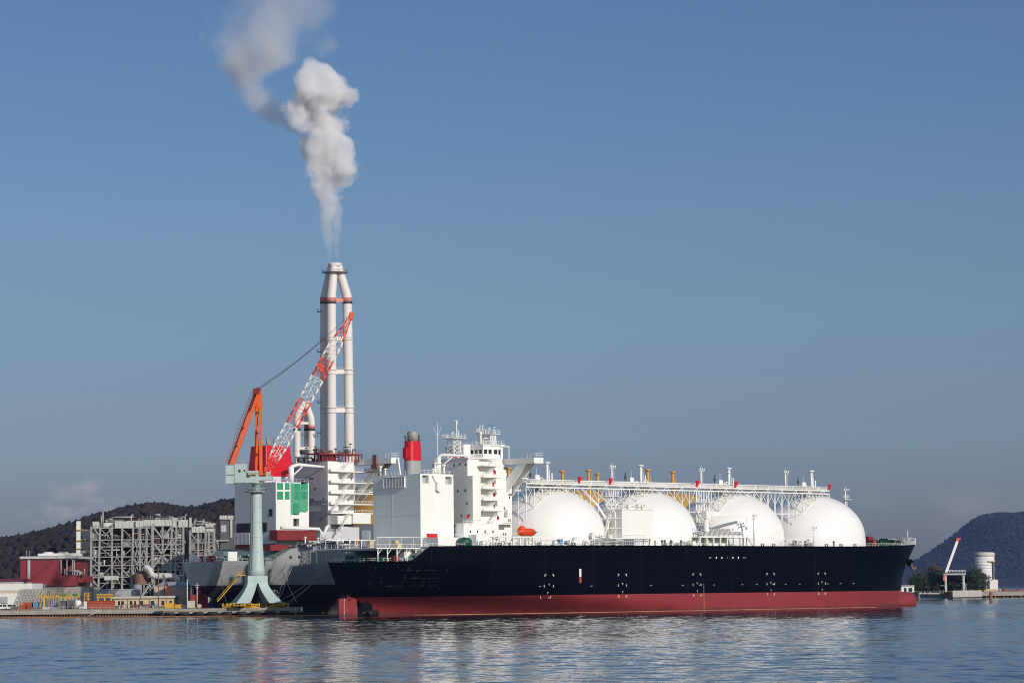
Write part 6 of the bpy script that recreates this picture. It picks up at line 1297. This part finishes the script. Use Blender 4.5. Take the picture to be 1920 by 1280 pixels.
def van(px0, px1, py0, Y, mt, label, pickup=False):
    t = T('van', label, 'van', (px0+px1)/2, Y, GZ); a, b = at(px0, 1136, Y), at(px1, 1136, Y); zt_ = GZ + 2.0; L_ = b.x-a.x; mb = MB()
    prof = [(0, .45), (L_, .45), (L_, 1.0), (L_*.93, 1.15), (L_*.8, 1.95), (.1, 2.0), (0, 1.2)]
    mb.prism([(a.x+x, Y, GZ+z) for x, z in prof], (0, 1.8, 0)); mb.build('body', t, mt)
    mb = MB(); mb.prism([(a.x+x, Y-.03, GZ+z) for x, z in ((L_*.55, 1.2), (L_*.88, 1.2), (L_*.785, 1.85), (L_*.55, 1.85))], (0, .04, 0)); mb.prism([(a.x+x, Y-.03, GZ+z) for x, z in ((.35, 1.2), (L_*.5, 1.2), (L_*.5, 1.85), (.35, 1.85))], (0, .04, 0)); mb.build('window', t, DARKG)
    for x in (L_*.2, L_*.8): mb = MB(); mb.bar((a.x+x, Y-.06, GZ+.36), (a.x+x, Y+1.86, GZ+.36), .36, 12); mb.build('wheel', t, TYRE)
van(-8, 16, 1132, 989, WHITEW, 'white van parked at the left end of the quay'); van(12, 33, 1134, 990.5, CONCP, 'pale van parked right of the whiter one')
van(2, 18, 1132, 1002, STEELD, 'dark van parked behind the white ones')
fn = MB(); a, b = at(110, 1140, 987.6), at(250, 1140, 987.6); fn.rail([(a.x, 987.6, GZ), (b.x, 987.6, GZ)], 1.2, 1.6, .05); fn.build('railing', None, CONCP, 'pale railing along the quay edge before the red container', 'railing')
r = random.Random(8)
JUNK = [('timber_stack', RUST), ('steel_plate_stack', STEEL), ('concrete_block', CONCP), ('tool_chest', STEELD), ('cable_drum', CREAM)]
spots = [(66, 'timbers lying left of the slab stack'), (104, 'grey plates between slab stack and railing'), (153, 'pale block by the container door'), (218, 'dark chest right of the red container'), (233, 'cable drum before the dark pipe bundle'), (300, 'timbers at the foot of the wooden pole'), (272, 'grey plates in front of the rusty pipes'), (343, 'pale block left of the site cabin'), (25, 'dark chest in front of the vans'), (374, 'cable drum right of the site cabin')]
for i, (px, lab) in enumerate(spots):
    nm, mt = JUNK[i % 5]; mb = MB(); p = base(px, 988.4, GZ); 
    if i % 5 == 4: mb.bar((p.x, 988, GZ+.7), (p.x, 989, GZ+.7), .45, 12); mb.bar((p.x, 987.9, GZ+.7), (p.x, 988, GZ+.7), .7, 14); mb.bar((p.x, 989, GZ+.7), (p.x, 989.1, GZ+.7), .7, 14)
    elif i % 5 == 0:
        for k in range(9): mb.box(p.x-1.6+r.uniform(-.2, .2), 988+.3*(k % 3), GZ+.28*(k//3), p.x+1.6+r.uniform(-.2, .2), 988.26+.3*(k % 3), GZ+.26+.28*(k//3))
    elif i % 5 == 1:
        for k in range(6): mb.box(p.x-1.5+r.uniform(-.2, .2), 988, GZ+.14*k, p.x+1.5+r.uniform(-.2, .2), 989.6, GZ+.1+.14*k)
    elif i % 5 == 2: mb.prism([(p.x-.9, 988, GZ), (p.x+.9, 988, GZ), (p.x+.7, 988, GZ+1.1), (p.x-.7, 988, GZ+1.1)], (0, 1, 0)); mb.bar((p.x-.2, 988.5, GZ+1.1), (p.x+.2, 988.5, GZ+1.3), .06, 5)
    else: mb.box(p.x-.8, 988, GZ+.1, p.x+.8, 988.9, GZ+.9); mb.box(p.x-.85, 987.95, GZ+.9, p.x+.85, 988.95, GZ+1.05); mb.bar((p.x-.3, 987.9, GZ+.6), (p.x+.3, 987.9, GZ+.6), .04, 5)
    mb.build(nm, None, mt, lab, nm.replace('_', ' '))
# quay face: capping beam over sheet piles
qw = T('quay_wall', 'long weathered concrete quay wall on sheet piles below the yard', 'quay wall', 120, 985, -2)
a, b = at(-300, 1150, 985), at(308, 1150, 985)
mb = MB(); mb.box(a.x, 984.6, 1.15, b.x, 987.3, GZ+.02); mb.box(a.x, 984.4, GZ+.02, b.x, 985.1, GZ+.2); mb.build('capping_beam', qw, CONC)
mb = MB(); n = int((b.x-a.x)/1.0)
for i in range(n): x = a.x + i; mb.prism([(x, 986.2, -3), (x+.2, 985.4, -3), (x+.55, 985.4, -3), (x+.75, 986.2, -3)], (0, 0, 4.15)); mb.box(x+.75, 986.15, -3, x+1.0, 986.3, 1.15)
mb.build('sheet_piling', qw, RUST)
mb = MB(); p = at(176, 1155, 984); mb.bar((p.x-2.4, 984, .1), (p.x+2.0, 984.2, 2.3), .18, 6); mb.build('leaning_beam', None, CONCP, 'pale beam leaning against the sheet piles', 'beam')

# ------------------------------------------------------------------ far quay on the right
GF = 3.6
fq = thing('quay_wall', 'distant concrete quay wall on piles beyond the bow', 'quay wall', Vector((330, 1695, -1)))
mb = MB(); mb.box(262, 1697, 1.2, 900, 1700.5, GF+.02); mb.build('capping_beam', fq, CONC)
mb = MB(); mb.box(262, 1699, -3, 900, 1700.4, 1.2)
for i in range(60): x = 262 + i*5.0; mb.bar((x, 1697.8, -3), (x, 1697.8, 1.2), .5, 8)
mb.build('quay_pile', fq, RUST)
mb = MB(); a, b = at(1786, 1119, 1696.8), at(1840, 1111.5, 1696.8); mb.box(a.x, 1695.5, .6, b.x, 1696.9, GF+.9); mb.build('pale_facing', fq, CONCP)
fc = thing('quay_crane', 'grey portal crane with a raised white boom on the far quay', 'crane', base(1790, 1740, GF))
pf = lambda px, py, e=0: at(px, py, 1740+e)
for px in (1773.5, 1807):
    for e in (0, 8): mb = MB(); p, q = pf(px, 1100, e), pf(px, 1078, e); mb.box(p.x-.65, p.y-.6, GF, p.x+.65, p.y+.6, q.z); mb.build('portal_leg', fc, LGREY)
mb = MB(); a, b = pf(1769, 1077.5, -1), pf(1811, 1074, -1); mb.box(a.x, 1739, a.z, b.x, 1749, b.z); mb.build('portal_beam', fc, LGREY)
mb = MB(); a, b = pf(1775, 1073, -1), pf(1810, 1073, -1); mb.rail([(a.x, 1739.2, b.z), (b.x, 1739.2, b.z)], 1.6, 2, .12); mb.build('railing', fc, WHITE)
mb = MB(); mb.beam(pf(1773.5, 1073, 2), pf(1795, 1014, 2), 1.2, 1.5); mb.build('boom', fc, WHITE); mb = MB(); p = pf(1797, 1010, 2); mb.beam(pf(1794.5, 1014, 2), p, 1.1, 1.4); mb.box(p.x-1.3, p.y-.7, p.z-.6, p.x+1.3, p.y+.7, p.z+.5); mb.build('boom_tip', fc, JRED)
mb = MB(); pbox(mb, 1768.5, 1079, 1771.5, 1088, 1739, 1.5); mb.build('hopper_box', fc, ORANGE)
si = thing('silo', 'pale round banded silo beyond the far trees', 'silo', base(1846, 1800, GF))
p = at(1846.5, 1060, 1806); R_ = 6.0; zt_ = at(1846, 1038, 1806).z
mb = MB(); mb.lathe(p.x, 1806, [(R_, GF), (R_, zt_)], 36); mb.build('shell', si, WHITEW)
mb = MB(); mb.lathe(p.x, 1806, [(R_+.1, zt_-1.6), (R_+.3, zt_-1.5), (R_+.3, zt_+.6), (R_-.4, zt_+1.0), (0, zt_+1.3)], 36); mb.build('roof_ring', si, CONCP)
for py in (1047, 1052.5, 1059, 1065, 1071, 1077, 1083, 1089): mb = MB(); z = at(1846, py, 1806).z; mb.lathe(p.x, 1806, [(R_+.08, z-.12), (R_+.08, z+.12)], 36); mb.build('shell_band', si, GREYW)
mb = MB(); pbox(mb, 1853, 1050, 1866, 1053, 1799.4, 5); mb.build('ledge', si, CREAM); mb = MB(); pbox(mb, 1862, 1053, 1864.5, 1085, 1800.5, 2); mb.build('pipe_shaft', si, STEELD)
mb = MB(); pbox(mb, 1856, 1086, 1871, 1104, 1798, 10); mb.build('annex', si, WHITEW); mb = MB(); pbox(mb, 1846, 1103, 1872, 1115, 1797, 11); mb.build('annex_base', si, CREAM)
# small buildings and posts on the far quay
def house(px0, px1, py0, Y, wm, rm, label, name='shed', flat=True):
    t = thing(name, label, 'building', base((px0+px1)/2, Y, GF)); a, b = at(px0, py0, Y), at(px1, py0, Y); mb = MB(); mb.box(a.x, Y, GF, b.x, Y+8, a.z); mb.build('wall', t, wm)
    mb = MB(); mb.box(a.x-.4, Y-.5, a.z, b.x+.4, Y+8.5, a.z+.4) if flat else mb.prism([(a.x-.3, Y-.4, a.z), (b.x+.3, Y-.4, a.z), ((a.x+b.x)/2, Y-.4, a.z+1.8)], (0, 8.8, 0)); mb.build('roof', t, rm)
    mb = MB(); w_ = (b.x-a.x); mb.box(a.x+w_*.2, Y-.06, GF+.2, a.x+w_*.4, Y-.02, GF+(a.z-GF)*.7); mb.box(a.x+w_*.55, Y-.06, GF+.2, a.x+w_*.85, Y-.02, GF+(a.z-GF)*.7); mb.build('door', t, VOID)
house(1724, 1745, 1113, 1702, CONCP, CONCP, 'small open shed just right of the bow'); house(1746, 1760, 1113, 1704, STEELD, WHITEW, 'dark shed with a white roof beside the far piles'); house(1757, 1770, 1111.5, 1706, BLUEP, STEELD, 'bluish shed left of the pale quay facing'); house(1880, 1893, 1109, 1760, CREAM, CONTR, 'cream hut with a reddish gable right of the silo', 'hut', False); house(1902, 1925, 1110, 1762, WHITEW, CONTR, 'white house with a red roof at the right edge', 'house', False)
house(1690, 1714, 1098, 1745, WHITEW, CONCP, 'white frame building seen past the stem')
def fpole(px, py, Y, label, mt=WHITEW, z=GF, r_=.22, arm=True):
    mb = MB(); p = at(px, py, Y); mb.bar((p.x, Y, z), (p.x, Y, p.z), r_, 7, r_*.7)
    if arm: mb.bar((p.x, Y, p.z), (p.x-1.8, Y, p.z+.3), r_*.6, 6); mb.box(p.x-2.6, Y-.2, p.z+.2, p.x-1.6, Y+.2, p.z+.4)
    mb.build('lamp_post', None, mt, label, 'lamp post')
fpole(1811, 1094, 1701, 'white lamp post in front of the portal crane right leg'); fpole(1772, 1098, 1701, 'white lamp post in front of the portal crane left leg'); fpole(1876, 1104, 1720, 'thin lamp post right of the silo')
def pile(px, Y, zt_, lab): mb = MB(); p = base(px, Y, 0); mb.bar((p.x, Y, -3), (p.x, Y, zt_), .75, 10); mb.bar((p.x, Y, zt_), (p.x, Y, zt_+.2), .85, 10); mb.build('mooring_pile', None, RUST, lab, 'pile')
pile(1857.5, 1310, 4.2, 'lone dark mooring pile in open water before the silo'); pile(1722.5, 1500, 3.2, 'dark mooring pile just right of the red bow')
# dark trees on the far quay
def leaf_tree(name, label, px, Y, h, wd, seed, lm, n=1100, group=None, conifer=True):
    t = thing(name, label, 'tree', base(px, Y, GF), 0, group); r = random.Random(seed); b0 = Vector((0, 0, 0)) + OFF[t.name]
    mb = MB(); mb.bar(b0, b0 + Vector((0, 0, h*.55)), h*.03, 8, h*.015)
    for i in range(6): a = r.uniform(0, 6.28); z = h*r.uniform(.25, .6); mb.bar(b0 + Vector((0, 0, z)), b0 + Vector((math.cos(a)*wd*.35, math.sin(a)*wd*.35, z + h*.15)), h*.012, 5, h*.005)
    mb.build('trunk', t, BARK); mb = MB()
    cl = [Vector((r.gauss(0, wd*.22), r.gauss(0, wd*.22), h*r.uniform(.12, .92))) for _ in range(17)]
    for i in range(n):
        c = r.choice(cl); k = 1 - max(0, c.z/h - .55)*1.2; p = b0 + Vector((c.x*k, c.y*k, c.z)) + Vector((r.gauss(0, wd*.13), r.gauss(0, wd*.13), r.gauss(0, h*.075))); s = r.uniform(.28, .62)
        if p.z < b0.z + h*.08: continue
        d = Vector((r.uniform(-1, 1), r.uniform(-1, 1), r.uniform(-.6, 1))).normalized()*s; e = d.orthogonal().normalized()*s*.7; f = d.cross(e).normalized()*s*.35
        mb.add([p - d - e, p + d - e*.5, p + d*.6 + e + f, p - d*.5 + e], [(0,1,2,3)])
    mb.build('crown', t, lm); return t
tr = [(1722, 10, 11), (1732, 11, 12), (1743, 11, 12), (1753, 12, 12), (1771, 12, 12), (1792, 11, 12), (1809, 11, 12), (1827, 12, 11), (1727, 12, 12), (1737, 13, 11), (1748, 16, 13), (1758, 13, 11), (1766, 14, 12), (1779, 12, 11), (1787, 11, 12), (1796, 12, 12), (1803, 11, 11), (1815, 13, 12), (1823, 11, 11), (1832, 15, 11), (1838, 11, 9)]
for i, (px, h, wd) in enumerate(tr):
    if px == 1832: leaf_tree('pine_tree', 'dark pine standing tallest right before the silo foot', px, 1752, h, wd*.9, 60+i, PINE)
    elif px == 1748: leaf_tree('bare_tree', 'brown bare-crowned tree rising above the dark belt', px, 1768, h, wd, 60+i, BARE)
    else: leaf_tree('pine_tree', 'dark bushy pine in the belt along the far quay', px, 1750 + (i*7) % 18, h, wd, 60+i, PINE, group='pines along the far quay')
wd_ = MB(); r = random.Random(4)
for i in range(900):
    x = r.uniform(395, 640); Y = r.uniform(1900, 1990); p = Vector((x, Y, GF + r.uniform(0, 1)*r.uniform(3, 11)*(0.6 + .4*math.sin(x*.09)))); s = r.uniform(.8, 1.8); d = Vector((r.uniform(-1, 1), r.uniform(-1, 1), r.uniform(-1, 1))).normalized()*s; e = d.orthogonal().normalized()*s
    wd_.add([p-d, p+e, p+d, p-e], [(0,1,2,3)])
wd_.build('woodland', None, BARE, 'low brown thicket behind the silo at the right edge', 'thicket', kind='stuff')

# ------------------------------------------------------------------ smoke from the chimney, and the air
def plume(name, label, pts, Y, dens, col, sharp, nscale, namp, seed, zc, thr=.0):
    """pts: (photo row, photo column, radius in photo pixels); one closed shell round the axis, density falls to nothing inside it"""
    k = Y/F; rows = []
    for py, px, r_ in pts: p = at(px, py, Y); rows.append((p.z, p.x, r_*k))
    rows.sort(); mb = MB(); n = 20; vs = []
    def interp(z):
        for a, b in zip(rows, rows[1:]):
            if a[0] <= z <= b[0]: t = (z-a[0])/(b[0]-a[0]); t = t*t*(3-2*t); return lerp(a[1], b[1], t), lerp(a[2], b[2], t)
    z0, z1 = rows[0][0], rows[-1][0]; m = 40; K = 1.55
    prof = [(z0 + (z1-z0)*i/m) for i in range(m+1)]
    for z in prof:
        x, r_ = interp(z)
        for i in range(n): a = 2*math.pi*i/n; vs.append((x + (r_*K+.6)*math.cos(a), Y + (r_*K+.6)*math.sin(a), z))
    mb.add(vs, [(j*n+i, j*n+(i+1) % n, (j+1)*n+(i+1) % n, (j+1)*n+i) for j in range(m) for i in range(n)] + [list(range(n))[::-1], list(range(m*n, m*n+n))], 0, True)
    mt = bpy.data.materials.new(name); mt.use_nodes = True; t = mt.node_tree; t.nodes.clear()
    def M(op, a, b=None, c=None, clamp=False):
        nd = t.nodes.new('ShaderNodeMath'); nd.operation = op; nd.use_clamp = clamp
        for i, x in enumerate((a, b, c)):
            if x is None: continue
            if isinstance(x, (int, float)): nd.inputs[i].default_value = x
            else: t.links.new(x, nd.inputs[i])
        return nd.outputs[0]
    g = t.nodes.new('ShaderNodeNewGeometry'); sp = t.nodes.new('ShaderNodeSeparateXYZ'); t.links.new(g.outputs['Position'], sp.inputs[0])
    zn = M('DIVIDE', M('SUBTRACT', sp.outputs[2], z0), z1-z0)
    def curve(vals, lo, hi):
        fc = t.nodes.new('ShaderNodeFloatCurve'); cu = fc.mapping.curves[0]
        ps = [((z-z0)/(z1-z0), (v-lo)/(hi-lo)) for z, v in vals]
        cu.points[0].location = ps[0]; cu.points[1].location = ps[-1]
        for p in ps[1:-1]: cu.points.new(*p)
        fc.mapping.use_clip = False; fc.mapping.update(); t.links.new(zn, fc.inputs['Value']); return M('MULTIPLY_ADD', fc.outputs[0], hi-lo, lo)
    xs_ = [r_[1] for r_ in rows]; rs = [r_[2] for r_ in rows]
    X = curve([(r_[0], r_[1]) for r_ in rows], min(xs_)-1, max(xs_)+1); R = curve([(r_[0], r_[2]) for r_ in rows], 0, max(rs)+1)
    def nz(scale, detail, rough=.6):
        n_ = t.nodes.new('ShaderNodeTexNoise'); n_.inputs['Scale'].default_value = scale; n_.inputs['Detail'].default_value = detail; n_.inputs['Roughness'].default_value = rough
        ad = t.nodes.new('ShaderNodeVectorMath'); ad.operation = 'ADD'; t.links.new(g.outputs['Position'], ad.inputs[0]); ad.inputs[1].default_value = (seed*17, seed*5, seed*9); t.links.new(ad.outputs[0], n_.inputs['Vector']); return n_.outputs[0]
    dx = M('SUBTRACT', sp.outputs[0], X); dy = M('SUBTRACT', sp.outputs[1], Y)
    d = M('DIVIDE', M('SQRT', M('ADD', M('MULTIPLY', dx, dx), M('MULTIPLY', dy, dy))), M('MAXIMUM', R, .5))
    v = t.nodes.new('ShaderNodeTexVoronoi'); v.feature = 'SMOOTH_F1'; v.inputs['Scale'].default_value = nscale*1.3; v.inputs['Smoothness'].default_value = .5; t.links.new(g.outputs['Position'], v.inputs['Vector'])
    q = M('ADD', M('SUBTRACT', 1.0, d), M('MULTIPLY', M('SUBTRACT', nz(nscale, 8, .66), .5), namp))
    q = M('ADD', q, M('MULTIPLY', M('SUBTRACT', .5, v.outputs['Distance']), namp*.35))
    edge = M('MULTIPLY', M('SUBTRACT', K*.98, d), 6.0, clamp=True)
    q = M('MULTIPLY', M('MULTIPLY', M('ADD', q, thr), sharp, clamp=True), edge)
    q = M('MULTIPLY', q, M('MULTIPLY', curve([(r_[0], c_) for r_, c_ in zip(rows, zc)], 0, 1), dens))
    pv = t.nodes.new('ShaderNodeVolumePrincipled'); pv.inputs['Color'].default_value = col; pv.inputs['Anisotropy'].default_value = -.1
    t.links.new(q, pv.inputs['Density']); o = t.nodes.new('ShaderNodeOutputMaterial'); t.links.new(pv.outputs[0], o.inputs['Volume'])
    mt.cycles.volume_step_rate = .12
    return mb.build(name, None, mt, label, 'smoke', kind='stuff')
plume('smoke', 'dense white smoke billowing up from the tall chimney',
      [(492, 619, 5), (470, 617, 7), (440, 614, 10), (410, 613, 14), (385, 613, 19), (365, 613, 25), (340, 618, 36), (310, 625, 46), (285, 622, 48), (262, 609, 42), (240, 597, 44), (215, 594, 53), (190, 598, 58), (165, 595, 53), (145, 589, 44), (128, 585, 30), (104, 582, 8)],
      1500, .30, (.945, .945, .96, 1), 2.4, .060, 3.2, 3, [.12, .18, .26, .34, .45, .6, .8, .95, 1, 1, 1, 1, 1, 1, .85, .6, .0], -.04)
plume('smoke', 'thin wisp of smoke right beside the dense column at the chimney top', [(490, 634, 3), (470, 632, 5), (445, 632, 7), (420, 631, 9), (395, 632, 11), (365, 634, 10)], 1502, .10, (.95, .95, .97, 1), 2.5, .14, 3.0, 5, [.3, .6, .8, 1, .9, 0], .0)
plume('smoke', 'faint greyish older smoke drifting left above the white billow', [(262, 575, 10), (242, 552, 28), (222, 522, 42), (198, 488, 50), (170, 468, 46), (140, 466, 64), (110, 480, 94), (80, 500, 106), (45, 512, 98), (10, 516, 112), (-40, 516, 125), (-90, 520, 60)],
      1530, .062, (.84, .84, .88, 1), 1.7, .034, 3.0, 8, [.5, .8, .95, 1, 1, 1, .9, .7, .45, .28, .2, 0], -.10)
hz = MB(); hz.box(-3200, -150, -7, 4600, 14400, 620)
hm = bpy.data.materials.new('haze'); hm.use_nodes = True; t = hm.node_tree; t.nodes.clear()
pv = t.nodes.new('ShaderNodeVolumePrincipled'); pv.inputs['Color'].default_value = (.36, .50, 1.0, 1); pv.inputs['Density'].default_value = 1.7e-5; pv.inputs['Anisotropy'].default_value = 0
o = t.nodes.new('ShaderNodeOutputMaterial'); t.links.new(pv.outputs[0], o.inputs['Volume'])
HAZE = True
if HAZE: hz.build('haze', None, hm, 'thin bluish winter haze over the harbour', 'haze', kind='stuff')
